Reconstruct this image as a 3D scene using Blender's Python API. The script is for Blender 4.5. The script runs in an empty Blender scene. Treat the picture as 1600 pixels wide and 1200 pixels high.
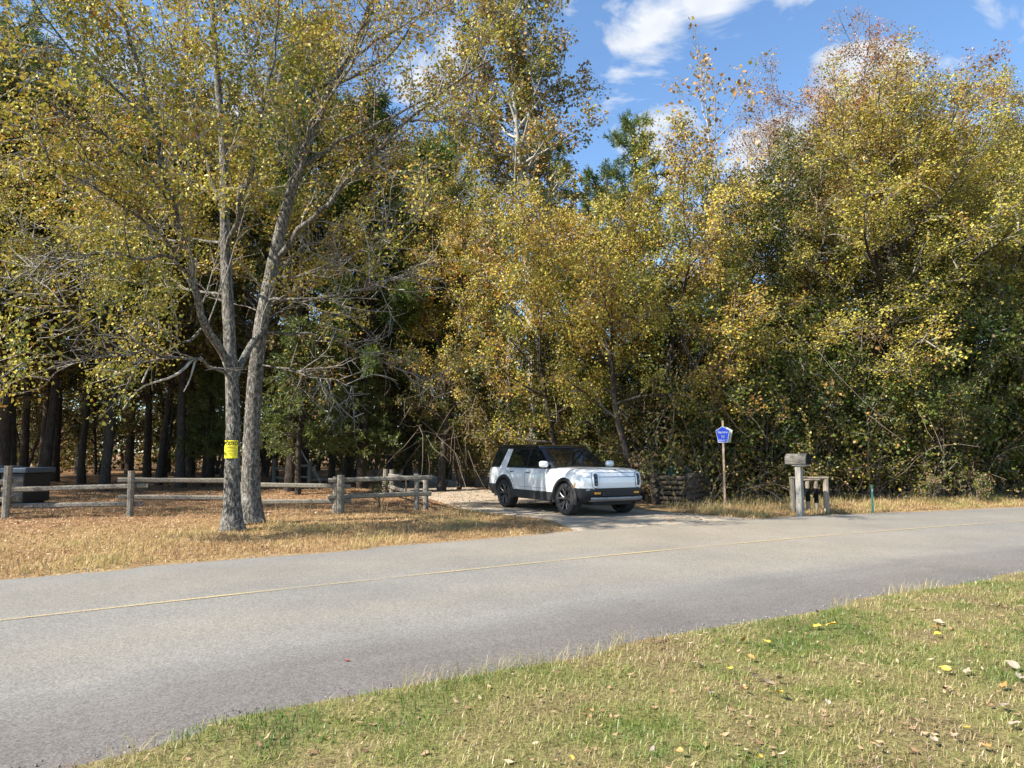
import bpy, bmesh, math, random
import numpy as np
from mathutils import Vector

# ------------------------------------------------------------------ camera, sky, sun, exposure
scene = bpy.context.scene
COL = scene.collection
R = math.radians
F_PX, CAM_H, PITCH = 1111.0, 1.6, R(5.45)

cam_d = bpy.data.cameras.new('camera')
cam_d.sensor_width = 36.0
cam_d.lens = 36.0 * F_PX / 1600.0
cam_d.clip_start, cam_d.clip_end = 0.05, 3000
cam = bpy.data.objects.new('camera', cam_d)
cam.location = (0, 0, CAM_H)
cam.rotation_euler = (R(90) + PITCH, 0, 0)
COL.objects.link(cam)
scene.camera = cam

SUN_EL = R(43)
SH = Vector((1.0, 0.56, 0)).normalized()          # the way shadows fall on the ground
sun_dir = Vector((-SH.x * math.cos(SUN_EL), -SH.y * math.cos(SUN_EL), math.sin(SUN_EL)))  # towards the sun

world = bpy.data.worlds.new('World')
scene.world = world
world.use_nodes = True
wt = world.node_tree
wt.nodes.clear()


def wn(t, **kw):
    n = wt.nodes.new(t)
    for k, v in kw.items():
        setattr(n, k, v)
    return n


sky = wn('ShaderNodeTexSky', sky_type='NISHITA', sun_disc=False)
sky.sun_elevation = SUN_EL
sky.sun_rotation = math.atan2(sun_dir.x, sun_dir.y)
sky.altitude = 300
sky.air_density = 1.0
sky.dust_density = 0.25
sky.ozone_density = 1.8
tc = wn('ShaderNodeTexCoord')
sep = wn('ShaderNodeSeparateXYZ')
wt.links.new(tc.outputs['Generated'], sep.inputs[0])


def wmath(op, a, b=None, c=None, clamp=False):
    n = wn('ShaderNodeMath', operation=op, use_clamp=clamp)
    for i, x in enumerate((a, b, c)):
        if x is None:
            continue
        if isinstance(x, (int, float)):
            n.inputs[i].default_value = x
        else:
            wt.links.new(x, n.inputs[i])
    return n.outputs[0]


zz = wmath('MAXIMUM', wmath('ADD', sep.outputs[2], 0.12), 0.05)
cmb = wn('ShaderNodeCombineXYZ')
wt.links.new(wmath('DIVIDE', sep.outputs[0], zz), cmb.inputs[0])
wt.links.new(wmath('DIVIDE', sep.outputs[1], zz), cmb.inputs[1])
cmb.inputs[2].default_value = 0.37
n1 = wn('ShaderNodeTexNoise')
n1.inputs['Scale'].default_value = 3.4
n1.inputs['Detail'].default_value = 9
n1.inputs['Roughness'].default_value = 0.60
n1.inputs['Distortion'].default_value = 0.55
wt.links.new(cmb.outputs[0], n1.inputs['Vector'])
# where cumulus heads stand: directions (azimuth from north in degrees, elevation, radius in degrees)
blob = None
for az, el, rad, amp in ((11.5, 31.2, 5.2, .19), (16.5, 32.5, 4.2, .17), (23.5, 34.3, 4.5, .16), (9, 28.5, 3.0, .15), (13, 24, 5, .20), (19.5, 22, 7.0, .26),
                         (26.5, 25, 5.0, .24), (35.5, 27, 3.5, .17), (-4.5, 28, 5.5, .22), (-20, 22, 14, .10),
                         (60, 30, 14, .14), (-70, 34, 14, .14), (120, 30, 16, .14), (180, 36, 16, .14), (-130, 30, 15, .14)):
    d = (math.sin(R(az)) * math.cos(R(el)), math.cos(R(az)) * math.cos(R(el)), math.sin(R(el)))
    dn = wn('ShaderNodeVectorMath', operation='DISTANCE')
    wt.links.new(tc.outputs['Generated'], dn.inputs[0])
    dn.inputs[1].default_value = d
    g = wmath('MULTIPLY', wmath('SUBTRACT', 1.0, wmath('DIVIDE', dn.outputs['Value'], R(rad)), clamp=True), amp * 1.7)
    blob = g if blob is None else wmath('MAXIMUM', blob, g)
dens = wmath('SUBTRACT', wmath('ADD', wmath('MULTIPLY', n1.outputs[0], 1.7), blob), 0.995)
mask = wmath('MULTIPLY', dens, 5.0, clamp=True)
mask = wmath('MULTIPLY', mask, 0.92)
mixw = wn('ShaderNodeMix', data_type='RGBA')
wt.links.new(mask, mixw.inputs[0])
hs = wn('ShaderNodeMix', data_type='RGBA', blend_type='MULTIPLY')
hs.inputs[0].default_value = 1.0
wt.links.new(sky.outputs[0], hs.inputs[6])
hs.inputs[7].default_value = (1.0, 1.16, 1.26, 1)
wt.links.new(hs.outputs[2], mixw.inputs[6])
n1b = wn('ShaderNodeTexNoise')
n1b.inputs['Scale'].default_value = 5.5
n1b.inputs['Detail'].default_value = 6
wt.links.new(cmb.outputs[0], n1b.inputs['Vector'])
crmp = wn('ShaderNodeValToRGB')
crmp.color_ramp.elements[0].position, crmp.color_ramp.elements[0].color = .32, (3.3, 3.6, 4.1, 1)
crmp.color_ramp.elements[1].position, crmp.color_ramp.elements[1].color = .62, (5.0, 5.1, 5.2, 1)
wt.links.new(n1b.outputs[0], crmp.inputs[0])
wt.links.new(crmp.outputs[0], mixw.inputs[7])
bg = wn('ShaderNodeBackground')
bg.inputs['Strength'].default_value = 0.092
wt.links.new(mixw.outputs[2], bg.inputs[0])
wo = wn('ShaderNodeOutputWorld')
wt.links.new(bg.outputs[0], wo.inputs[0])

sun_d = bpy.data.lights.new('sun', 'SUN')
sun_d.energy = 5.0
sun_d.angle = R(0.53)
sun_d.color = (1.0, 0.945, 0.85)
sun = bpy.data.objects.new('sun', sun_d)
sun.rotation_euler = sun_dir.to_track_quat('Z', 'Y').to_euler()
sun.location = (-20, -8, 30)
COL.objects.link(sun)

vs = scene.view_settings
vs.view_transform = 'Standard'
vs.look = 'None'
vs.gamma = 1.0
vs.use_curve_mapping = False
vs.exposure = 1.2
scene.cycles.max_bounces = 5
scene.cycles.diffuse_bounces = 2
scene.cycles.glossy_bounces = 3
scene.cycles.transmission_bounces = 3
scene.cycles.use_denoising = True
scene.cycles.caustics_reflective = False
scene.cycles.caustics_refractive = False


# ------------------------------------------------------------------ pixel -> place
def ray(u, v):
    a, b = (u - 800.0) / F_PX, (600.0 - v) / F_PX
    return np.array([a, math.cos(PITCH) - b * math.sin(PITCH), math.sin(PITCH) + b * math.cos(PITCH)])


def G(u, v, z=0.0):
    d = ray(u, v)
    t = (z - CAM_H) / d[2]
    return np.array([d[0] * t, d[1] * t, z])


def AT(u, v, Y):
    d = ray(u, v)
    return np.array([d[0], d[1], d[2]]) * (Y / d[1]) + np.array([0, 0, CAM_H])


# ------------------------------------------------------------------ helpers
def new_obj(name, data, parent=None):
    o = bpy.data.objects.new(name, data)
    COL.objects.link(o)
    if parent is not None:
        o.parent = parent
    return o


def tag(o, label=None, cat=None, group=None, kind=None):
    if label: o['label'] = label
    if cat: o['category'] = cat
    if group: o['group'] = group
    if kind: o['kind'] = kind
    return o


def thing(name, label, cat, loc=(0, 0, 0), rz=0.0, group=None):
    o = new_obj(name, None)
    o.empty_display_size = 0.2
    o.location = tuple(float(c) for c in loc)
    o.rotation_euler = (0, 0, rz)
    return tag(o, label, cat, group)


def copy_tree(o, parent=None):
    kids = list(o.children)
    c = o.copy()
    COL.objects.link(c)
    c.parent = parent
    for ch in kids:
        copy_tree(ch, c)
    return c


def mesh_from(name, verts, faces, mats, smooth=False, fm=None):
    me = bpy.data.meshes.new(name)
    me.from_pydata([tuple(map(float, v)) for v in verts], [], [tuple(f) for f in faces])
    for m in (mats if isinstance(mats, (list, tuple)) else [mats]):
        me.materials.append(m)
    if fm is not None:
        me.polygons.foreach_set('material_index', fm)
    if smooth:
        me.polygons.foreach_set('use_smooth', [True] * len(me.polygons))
    me.update()
    return me


def part(name, verts, faces, mat, parent=None, smooth=False):
    return new_obj(name, mesh_from(name, verts, faces, mat, smooth), parent)


class Acc:
    """collects quads with a per-face value and material index"""
    def __init__(self):
        self.v, self.f, self.m, self.val, self.n = [], [], [], [], 0

    def add(self, V, Q, m=0, val=0.5):
        V = np.asarray(V, dtype=np.float32).reshape(-1, 3)
        Q = np.asarray(Q, dtype=np.int64).reshape(-1, 4)
        self.v.append(V)
        self.f.append(Q + self.n)
        self.n += len(V)
        self.m.append(np.full(len(Q), m, dtype=np.int32))
        self.val.append(np.broadcast_to(np.asarray(val, dtype=np.float32), (len(Q),)).copy())

    def mesh(self, name, mats, smooth_m=()):
        V = np.concatenate(self.v)
        Q = np.concatenate(self.f)
        me = bpy.data.meshes.new(name)
        me.vertices.add(len(V))
        me.vertices.foreach_set('co', V.ravel())
        me.loops.add(len(Q) * 4)
        me.loops.foreach_set('vertex_index', Q.ravel().astype(np.int32))
        me.polygons.add(len(Q))
        me.polygons.foreach_set('loop_start', np.arange(0, len(Q) * 4, 4, dtype=np.int32))
        mi = np.concatenate(self.m)
        me.polygons.foreach_set('material_index', mi)
        if smooth_m:
            me.polygons.foreach_set('use_smooth', np.isin(mi, list(smooth_m)))
        a = me.attributes.new('lv', 'FLOAT', 'FACE')
        a.data.foreach_set('value', np.concatenate(self.val))
        for m in mats:
            me.materials.append(m)
        me.update(calc_edges=True)
        me.validate()
        return me


def _hash(ix, iy, s):
    h = (ix.astype(np.int64) * 374761393 + iy.astype(np.int64) * 668265263 + s * 974634777) & 0x7fffffff
    h = ((h ^ (h >> 13)) * 1274126177) & 0x7fffffff
    return ((h ^ (h >> 16)) & 0xffff) / 65535.0


def vnoise(x, y, s=0):
    x, y = np.asarray(x, float), np.asarray(y, float)
    ix, iy = np.floor(x), np.floor(y)
    fx, fy = x - ix, y - iy
    fx, fy = fx * fx * (3 - 2 * fx), fy * fy * (3 - 2 * fy)
    a, b = _hash(ix, iy, s), _hash(ix + 1, iy, s)
    c, d = _hash(ix, iy + 1, s), _hash(ix + 1, iy + 1, s)
    return (a * (1 - fx) + b * fx) * (1 - fy) + (c * (1 - fx) + d * fx) * fy


def fbm(x, y, s=0, o=3):
    t, a, w = 0, 1.0, 0
    for i in range(o):
        t = t + a * vnoise(x * 2 ** i, y * 2 ** i, s + i * 17)
        w += a
        a *= .5
    return t / w


# ------------------------------------------------------------------ materials
class Mat:
    def __init__(self, name):
        self.m = bpy.data.materials.new(name)
        self.m.use_nodes = True
        self.t = self.m.node_tree
        self.t.nodes.clear()
        self.out = self.n('ShaderNodeOutputMaterial')

    def n(self, t, **kw):
        x = self.t.nodes.new(t)
        for k, v in kw.items():
            setattr(x, k, v)
        return x

    def l(self, a, b):
        self.t.links.new(a, b)

    def ramp(self, src, stops, interp='LINEAR'):
        r = self.n('ShaderNodeValToRGB')
        r.color_ramp.interpolation = interp
        e = r.color_ramp.elements
        while len(e) < len(stops):
            e.new(0.5)
        for el, (p, c) in zip(e, stops):
            el.position = p
            el.color = (*c, 1)
        self.l(src, r.inputs[0])
        return r.outputs[0]

    def noise(self, scale, detail=4, rough=.55, vec=None, dist=0.0):
        x = self.n('ShaderNodeTexNoise')
        x.inputs['Scale'].default_value = scale
        x.inputs['Detail'].default_value = detail
        x.inputs['Roughness'].default_value = rough
        x.inputs['Distortion'].default_value = dist
        if vec is not None:
            self.l(vec, x.inputs['Vector'])
        return x.outputs[0]

    def mix(self, fac, a, b, blend='MIX'):
        x = self.n('ShaderNodeMix', data_type='RGBA', blend_type=blend)
        for s, i in ((fac, 0), (a, 6), (b, 7)):
            if isinstance(s, (int, float)):
                x.inputs[i].default_value = s
            elif isinstance(s, tuple):
                x.inputs[i].default_value = (*s, 1)
            else:
                self.l(s, x.inputs[i])
        return x.outputs[2]

    def math(self, op, a, b=0.0, clamp=False):
        x = self.n('ShaderNodeMath', operation=op, use_clamp=clamp)
        for i, s in enumerate((a, b)):
            if isinstance(s, (int, float)):
                x.inputs[i].default_value = s
            else:
                self.l(s, x.inputs[i])
        return x.outputs[0]

    def co(self, kind='Object', scale=None):
        t = self.n('ShaderNodeTexCoord').outputs[kind]
        if scale:
            mp = self.n('ShaderNodeMapping')
            mp.inputs['Scale'].default_value = scale
            self.l(t, mp.inputs[0])
            return mp.outputs[0]
        return t

    def bump(self, h, strength, dist):
        b = self.n('ShaderNodeBump')
        b.inputs['Strength'].default_value = strength
        b.inputs['Distance'].default_value = dist
        self.l(h, b.inputs['Height'])
        return b.outputs[0]

    def pbr(self, col, rough=.7, metal=0, normal=None, coat=0, spec=.5):
        p = self.n('ShaderNodeBsdfPrincipled')
        if isinstance(col, tuple):
            p.inputs['Base Color'].default_value = (*col, 1)
        else:
            self.l(col, p.inputs['Base Color'])
        if isinstance(rough, (int, float)):
            p.inputs['Roughness'].default_value = rough
        else:
            self.l(rough, p.inputs['Roughness'])
        p.inputs['Metallic'].default_value = metal
        p.inputs['Specular IOR Level'].default_value = spec
        p.inputs['Coat Weight'].default_value = coat
        p.inputs['Coat Roughness'].default_value = .05
        if normal is not None:
            self.l(normal, p.inputs['Normal'])
        self.l(p.outputs[0], self.out.inputs[0])
        return self.m


def leaf_mat(name, stops, transl=.27, gloss=.02, val=.25):
    k = Mat(name)
    at = k.n('ShaderNodeAttribute', attribute_name='lv').outputs['Fac']
    c = k.ramp(at, stops)
    oi = k.n('ShaderNodeObjectInfo').outputs['Random']
    hsv = k.n('ShaderNodeHueSaturation')
    k.l(c, hsv.inputs['Color'])
    k.l(k.math('ADD', k.math('MULTIPLY', oi, val), 1 - val / 2), hsv.inputs['Value'])
    c = hsv.outputs[0]
    d = k.n('ShaderNodeBsdfDiffuse')
    k.l(c, d.inputs[0])
    t = k.n('ShaderNodeBsdfTranslucent')
    k.l(c, t.inputs[0])
    m = k.n('ShaderNodeMixShader')
    m.inputs[0].default_value = transl
    k.l(d.outputs[0], m.inputs[1])
    k.l(t.outputs[0], m.inputs[2])
    g = k.n('ShaderNodeBsdfGlossy')
    g.inputs['Roughness'].default_value = .42
    g.inputs['Color'].default_value = (.9, .9, .9, 1)
    m2 = k.n('ShaderNodeMixShader')
    m2.inputs[0].default_value = gloss
    k.l(m.outputs[0], m2.inputs[1])
    k.l(g.outputs[0], m2.inputs[2])
    k.l(m2.outputs[0], k.out.inputs[0])
    return k.m


GREEN, DGREEN, OLIVE = (.10, .13, .022), (.032, .058, .014), (.175, .152, .03)
YOL, YEL, GOLD = (.34, .295, .05), (.53, .455, .08), (.45, .315, .052)
ORG, TAN, BRN = (.42, .20, .045), (.40, .29, .15), (.15, .085, .04)
RUST = (.30, .10, .045)
L_OLIVE = leaf_mat('leaf_yellow_olive', [(0, BRN), (.10, ORG), (.25, GOLD), (.45, YOL), (.62, YEL), (.8, OLIVE), (1, GREEN)])
L_GOLD = leaf_mat('leaf_gold', [(0, BRN), (.10, ORG), (.28, GOLD), (.5, YEL), (.66, YOL), (.85, OLIVE), (1, GREEN)])
L_AMBER = leaf_mat('leaf_amber', [(0, BRN), (.16, RUST), (.34, ORG), (.52, GOLD), (.72, YEL), (.88, YOL), (1, GREEN)])
L_RUST = leaf_mat('leaf_rust', [(0, BRN), (.3, RUST), (.55, ORG), (.75, TAN), (1, OLIVE)])
L_TAN = leaf_mat('leaf_tan', [(0, BRN), (.3, TAN), (.6, ORG), (.8, GOLD), (1, YOL)])
L_GREEN = leaf_mat('leaf_green', [(0, BRN), (.12, TAN), (.25, OLIVE), (.6, GREEN), (1, DGREEN)])
L_MIX = leaf_mat('leaf_mixed', [(0, BRN), (.2, TAN), (.35, ORG), (.5, YOL), (.7, OLIVE), (1, GREEN)])
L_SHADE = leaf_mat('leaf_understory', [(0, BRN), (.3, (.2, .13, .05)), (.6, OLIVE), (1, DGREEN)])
L_NEEDLE = leaf_mat('pine_needles', [(0, (.16, .11, .04)), (.15, (.15, .17, .035)), (.6, (.105, .155, .030)), (1, (.04, .085, .022))], transl=.25)
L_CEDAR = leaf_mat('cedar_foliage', [(0, (.14, .14, .035)), (.5, (.11, .145, .03)), (1, (.05, .085, .02))], transl=.25)
L_GRASS = leaf_mat('grass_blades', [(0, (.26, .17, .10)), (.25, (.46, .36, .18)), (.45, (.36, .33, .11)), (.65, (.20, .245, .05)), (1, (.075, .16, .022))], transl=.35, gloss=.03, val=0)
L_DRY = leaf_mat('dry_grass_blades', [(0, (.22, .12, .06)), (.35, (.42, .27, .13)), (.7, (.50, .37, .17)), (.9, (.40, .34, .12)), (1, (.25, .25, .07))], transl=.3, gloss=.03, val=0)
L_LITTER = leaf_mat('leaf_litter', [(0, (.14, .085, .055)), (.4, (.34, .20, .11)), (.7, (.46, .31, .18)), (1, (.55, .43, .28))], transl=.15, gloss=.03, val=0)


def bark(name, stops, scale=(7, 7, 1.6), bump=.9, lichen=None, dist=.03):
    k = Mat(name)
    v = k.co('Object', scale)
    n = k.noise(2.6, 8, .65, v, .6)
    c = k.ramp(n, stops)
    if lichen:
        n2 = k.noise(3.4, 7, .72, k.co('Object', (1.7, 1.7, 1.0)), .5)
        c = k.mix(k.math('MULTIPLY', k.math('SUBTRACT', n2, lichen[1]), 9, True), c, lichen[0])
    return k.pbr(c, .92, 0, k.bump(n, bump, dist), spec=.2)


B_GREY = bark('bark_grey', [(.34, (.022, .019, .016)), (.46, (.085, .076, .064)), (.57, (.225, .207, .178)), (.73, (.39, .367, .32))], scale=(11, 11, 4.0), lichen=((.46, .45, .385), .58), bump=1.0, dist=.04)
B_PALE = bark('bark_pale', [(.25, (.12, .11, .09)), (.5, (.36, .34, .29)), (.75, (.55, .53, .47))], scale=(5, 5, 2))
B_DARK = bark('bark_dark', [(.3, (.02, .016, .013)), (.5, (.055, .045, .036)), (.7, (.10, .083, .068))])
B_PINE = bark('bark_pine', [(.3, (.02, .016, .012)), (.5, (.055, .042, .033)), (.7, (.11, .086, .068))], scale=(6, 6, 1.8))
B_TWIG = bark('bark_twig', [(.3, (.14, .12, .10)), (.6, (.32, .29, .25))], scale=(6, 6, 6), bump=.3)
B_VINE = bark('bark_vine', [(.3, (.07, .056, .042)), (.6, (.20, .165, .125))], scale=(6, 6, 6), bump=.3)

# ------------------------------------------------------------------ the ground, the road
near_px = [(100, 1200), (300, 1145), (500, 1097), (650, 1072), (800, 1046), (1000, 1008), (1200, 968), (1400, 931), (1600, 895)]
far_px = [(0, 902), (200, 885), (500, 861), (800, 836), (1000, 820), (1250, 805), (1420, 799), (1600, 791)]
mid_px = [(0, 979), (400, 931), (800, 888), (1200, 850), (1600, 817)]


def extend(P, nl, nr, L):
    P = np.array([p[:2] for p in P])
    a = P[0] - np.array(nl) * L
    b = P[-1] + np.array(nr) * L
    return np.vstack([a, P, b])


near = extend([G(*p) for p in near_px], (.78, .62), (.9, .44), 90)
far = extend([G(*p) for p in far_px], (.78, .62), (.93, .36), 90)
midl = extend([G(*p) for p in mid_px], (.78, .62), (.92, .39), 90)


def smooth_line(P, it=8):
    P = P.copy()
    xs = np.unique(np.concatenate([np.linspace(P[0, 0], P[-1, 0], 60), np.linspace(max(P[0, 0], -25), min(P[-1, 0], 40), 130)]))
    ys = np.interp(xs, P[:, 0], P[:, 1])
    for _ in range(it):
        y2 = ys.copy()
        y2[1:-1] = (ys[:-2] + 2 * ys[1:-1] + ys[2:]) / 4
        ys = y2
    return np.column_stack([xs, ys])


near, far, midl = smooth_line(near), smooth_line(far), smooth_line(midl, 60)
y_near = lambda x: np.interp(x, near[:, 0], near[:, 1])
y_far = lambda x: np.interp(x, far[:, 0], far[:, 1])


def road_d(x, y):
    """signed distance-like value: negative on the road, positive off it; sign of side"""
    dn = (y_near(x) - y) * .82
    df = (y - y_far(x)) * .84
    return np.maximum(dn, df), dn > df


drive_c = np.array([[4.1, 14.5], [3.5, 17.0], [1.4, 19.5], [-.1, 22.5], [-1.6, 26.5], [-3.4, 32], [-5.5, 42], [-9, 58]])
drive_w = np.array([3.0, 2.7, 2.6, 2.2, 1.9, 1.9, 1.8, 1.7])


def drive_d(x, y):
    c = np.interp(y, drive_c[:, 1], drive_c[:, 0])
    w = np.interp(y, drive_c[:, 1], drive_w)
    return np.abs(x - c) - w


def gz(x, y):
    x, y = np.asarray(x, float), np.asarray(y, float)
    d, nearside = road_d(x, y)
    s = np.clip((d + .22) / .5, 0, 1)
    s = s * s * (3 - 2 * s)
    bumps = (fbm(x * .9, y * .9, 3) - .5) * .10 + (fbm(x * 3.1, y * 3.1, 9, 2) - .5) * .045
    z = -.030 + s * (.045 + np.where(nearside, .03, 0) + bumps * np.clip(d / .5, 0, 1))
    dd = np.clip(1 - drive_d(x, y) / .6, 0, 1) * ((y > y_far(x) - .2) & (y < 60))
    return z * (1 - dd) + dd * (-.030 + s * .028)


def axis(lo, hi, fine_lo, fine_hi, step):
    a = list(np.arange(fine_lo, fine_hi, step))
    x, s = fine_hi, step
    while x < hi:
        a.append(x); s *= 1.25; x += s
    a.append(hi)
    x, s = fine_lo - step, step
    while x > lo:
        a.insert(0, x); s *= 1.25; x -= s
    a.insert(0, lo)
    return np.array(a)


gx = axis(-900, 900, -14, 17, .16)
gy = axis(-300, 1500, 2.2, 27, .16)
XX, YY = np.meshgrid(gx, gy)
ZZ = gz(XX, YY)
nx, ny = len(gx), len(gy)
idx = np.arange(nx * ny).reshape(ny, nx)
Q = np.stack([idx[:-1, :-1], idx[:-1, 1:], idx[1:, 1:], idx[1:, :-1]], -1).reshape(-1, 4)
ga = Acc()
cx, cy = (XX[:-1, :-1] + XX[1:, 1:]).ravel() / 2, (YY[:-1, :-1] + YY[1:, 1:]).ravel() / 2
d, ns = road_d(cx, cy)
ga.add(np.stack([XX.ravel(), YY.ravel(), ZZ.ravel()], -1), Q, 0, np.where(ns, 0.0, np.clip(.4 + (cy - y_far(cx) - 4) * .1, .35, 1.0)))

k = Mat('ground_soil_and_thatch')
at = k.n('ShaderNodeAttribute', attribute_name='lv').outputs['Fac']
n1_ = k.noise(1.3, 6, .6, k.co())
n2_ = k.noise(26, 5, .7, k.co())
n3_ = k.noise(90, 3, .7, k.co())
verge = k.ramp(n1_, [(.35, (.20, .165, .08)), (.5, (.235, .21, .09)), (.65, (.14, .15, .045))])
strawc = k.ramp(n1_, [(.35, (.33, .21, .11)), (.52, (.40, .28, .14)), (.68, (.28, .17, .09))])
litter = k.ramp(n1_, [(.35, (.22, .12, .065)), (.5, (.32, .19, .10)), (.68, (.15, .085, .05))])
c_ = k.mix(k.math('MULTIPLY', k.math('SUBTRACT', at, .1), 5, True), verge, strawc)
c_ = k.mix(k.math('MULTIPLY', k.math('SUBTRACT', at, .6), 3, True), c_, litter)
c_ = k.mix(1.0, c_, k.ramp(n2_, [(.3, (.45, .42, .38)), (.6, (1.1, 1.08, 1.02))]), 'MULTIPLY')
c_ = k.mix(1.0, c_, k.ramp(n3_, [(.3, (.6, .6, .6)), (.65, (1.2, 1.2, 1.2))]), 'MULTIPLY')
M_GROUND = k.pbr(c_, .95, 0, k.bump(n2_, .8, .03), spec=.1)
ground = new_obj('ground', ga.mesh('ground', [M_GROUND], (0,)))
tag(ground, 'brown leaf strewn earth and thatch under the grass verges and wood', 'ground', kind='structure')

# asphalt
rows, NV = [], 24
xs_r = np.unique(np.concatenate([np.linspace(-60, 80, 90), np.linspace(-12, 25, 190)]))
nyv, fyv = y_near(xs_r), y_far(xs_r)
# match near and far points across the road (perpendicular offset)
rv, ruv = [], []
along = np.concatenate([[0], np.cumsum(np.hypot(np.diff(xs_r), np.diff((nyv + fyv) / 2)))])
for i, x in enumerate(xs_r):
    for j in range(NV + 1):
        t = j / NV
        xo = 2.05 * (1 - 2 * t)             # lean the cross rows square to the road
        yn, yf = float(y_near(x + 2.05)), float(y_far(x - 2.05))
        wob = 0.0
        if j == 0: wob = -.04 + .12 * (float(vnoise(x * 1.7, 3.3, 5)) - .5)
        if j == NV: wob = .04 + .12 * (float(vnoise(x * 1.9, 7.3, 6)) - .5)
        px_, py_ = x + xo, yn + (yf - yn) * t
        px_ += -.55 * wob; py_ += .83 * wob
        crown = .045 * (1 - (2 * t - 1) ** 2)
        rv.append((px_, py_, crown - (.028 if j in (0, NV) else 0))); ruv.append((along[i], t * 7.0))
rf = []
for i in range(len(xs_r) - 1):
    for j in range(NV):
        a = i * (NV + 1) + j
        rf.append((a, a + NV + 1, a + NV + 2, a + 1))
k = Mat('weathered_asphalt')
uv = k.n('ShaderNodeUVMap').outputs[0]
agg = k.noise(120, 4, .75, k.co())
agg2 = k.n('ShaderNodeTexVoronoi')
agg2.inputs['Scale'].default_value = 75
k.l(k.co(), agg2.inputs['Vector'])
big = k.noise(.55, 5, .6, k.co())
su = k.n('ShaderNodeSeparateXYZ')
k.l(uv, su.inputs[0])
base = k.ramp(agg, [(.34, (.085, .082, .075)), (.5, (.185, .177, .162)), (.66, (.335, .322, .296))])
base = k.mix(.45, base, k.ramp(agg2.outputs['Color'], [(.2, (.095, .091, .083)), (.8, (.295, .282, .254))]))
lines = k.noise(1.0, 4, .6, k.co('UV', (.12, 2.2, 1)))
v_ = k.math('ADD', su.outputs[1], k.math('MULTIPLY', k.math('SUBTRACT', lines, .5), 1.1))
# dust worn into the wheel tracks, purplish fines along the edges
trk = k.ramp(k.math('DIVIDE', v_, 7.0), [(0, (.0, .0, .0)), (.17, (.05, .05, .05)), (.33, (.9, .9, .9)), (.45, (.35,) * 3), (.53, (.25,) * 3), (.66, (.85,) * 3), (.82, (.7,) * 3), (.93, (.12,) * 3), (1, (0, 0, 0))])
dusty = k.mix(1.0, base, (1.12, 1.04, .91), 'MULTIPLY')
c_ = k.mix(k.math('MULTIPLY', trk, k.math('ADD', k.math('MULTIPLY', big, .9), .25), True), base, dusty)
edg = k.ramp(k.math('DIVIDE', v_, 7.0), [(0, (1, 1, 1)), (.10, (1, 1, 1)), (.23, (0, 0, 0)), (.94, (0, 0, 0)), (1, (.8, .8, .8))])
c_ = k.mix(k.math('MULTIPLY', edg, .7), c_, k.mix(1.0, base, (.60, .54, .53), 'MULTIPLY'))
dm_ = k.n('ShaderNodeVectorMath', operation='DISTANCE')      # sandy dust carried out of the drive mouth
k.l(k.co(), dm_.inputs[0])
dm_.inputs[1].default_value = (3.4, 15.0, 0)
fan = k.math('SUBTRACT', k.math('ADD', 1.0, k.math('MULTIPLY', lines, .5)), k.math('DIVIDE', dm_.outputs['Value'], 5.2), True)
c_ = k.mix(k.math('MULTIPLY', fan, .75), c_, k.mix(1.0, base, (1.35, 1.2, .98), 'MULTIPLY'))
c_ = k.mix(1.0, c_, k.ramp(big, [(.3, (.88, .88, .88)), (.7, (1.12, 1.12, 1.12))]), 'MULTIPLY')
M_ROAD = k.pbr(c_, .85, 0, k.bump(agg, .6, .006), spec=.3)
me = mesh_from('road', rv, rf, M_ROAD)
ul = me.uv_layers.new(name='UVMap')
li = np.zeros(len(me.loops), dtype=np.int32)
me.loops.foreach_get('vertex_index', li)
ul.data.foreach_set('uv', np.array(ruv, dtype=np.float32)[li].ravel())
road = new_obj('road', me)
tag(road, 'two lane grey weathered asphalt road crossing the picture', 'road', kind='structure')

# faded centre line, a thin sheet 4 mm above the asphalt
k = Mat('faded_yellow_paint')
nn = k.noise(55, 4, .7, k.co())
n5 = k.noise(.5, 3, .6, k.co())
fac = k.math('MULTIPLY', k.math('SUBTRACT', k.math('ADD', nn, k.math('MULTIPLY', n5, .6)), .68), 4.5, True)
M_LINE = k.pbr(k.ramp(nn, [(.3, (.44, .33, .15)), (.7, (.54, .42, .21))]), .85, 0, spec=.2)
tr_ = k.n('ShaderNodeBsdfTransparent')          # worn through to the asphalt in places
ms_ = k.n('ShaderNodeMixShader')
k.l(fac, ms_.inputs[0])
k.l(tr_.outputs[0], ms_.inputs[1])
k.l(k.out.inputs[0].links[0].from_socket, ms_.inputs[2])
k.l(ms_.outputs[0], k.out.inputs[0])


def road_z(x, y):
    """height of the crowned asphalt"""
    yn, yf = y_near(x), y_far(x)
    t = np.clip((y - yn) / (yf - yn), 0, 1)
    return .045 * (1 - (2 * t - 1) ** 2)


lv_, lf_ = [], []
xs_l = np.linspace(-9, 22, 260)
mp3 = np.array([G(*p)[:2] for p in mid_px])
ym = np.polyval(np.polyfit(mp3[:, 0], mp3[:, 1], 2), xs_l)
for i, x in enumerate(xs_l):
    j = min(i + 1, len(xs_l) - 1); h = max(i - 1, 0)
    tx, ty = xs_l[j] - xs_l[h], ym[j] - ym[h]
    L = math.hypot(tx, ty); nx_, ny_ = -ty / L, tx / L
    for s in (-1, 1):
        w = .030
        lv_.append((x + nx_ * w * s, ym[i] + ny_ * w * s, .052))
    if i:
        a = 2 * i
        lf_.append((a - 2, a, a + 1, a - 1))
lin = part('centre_line', lv_, lf_, M_LINE)
tag(lin, 'faded yellow centre line painted on the road', 'road marking', kind='structure')

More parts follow.
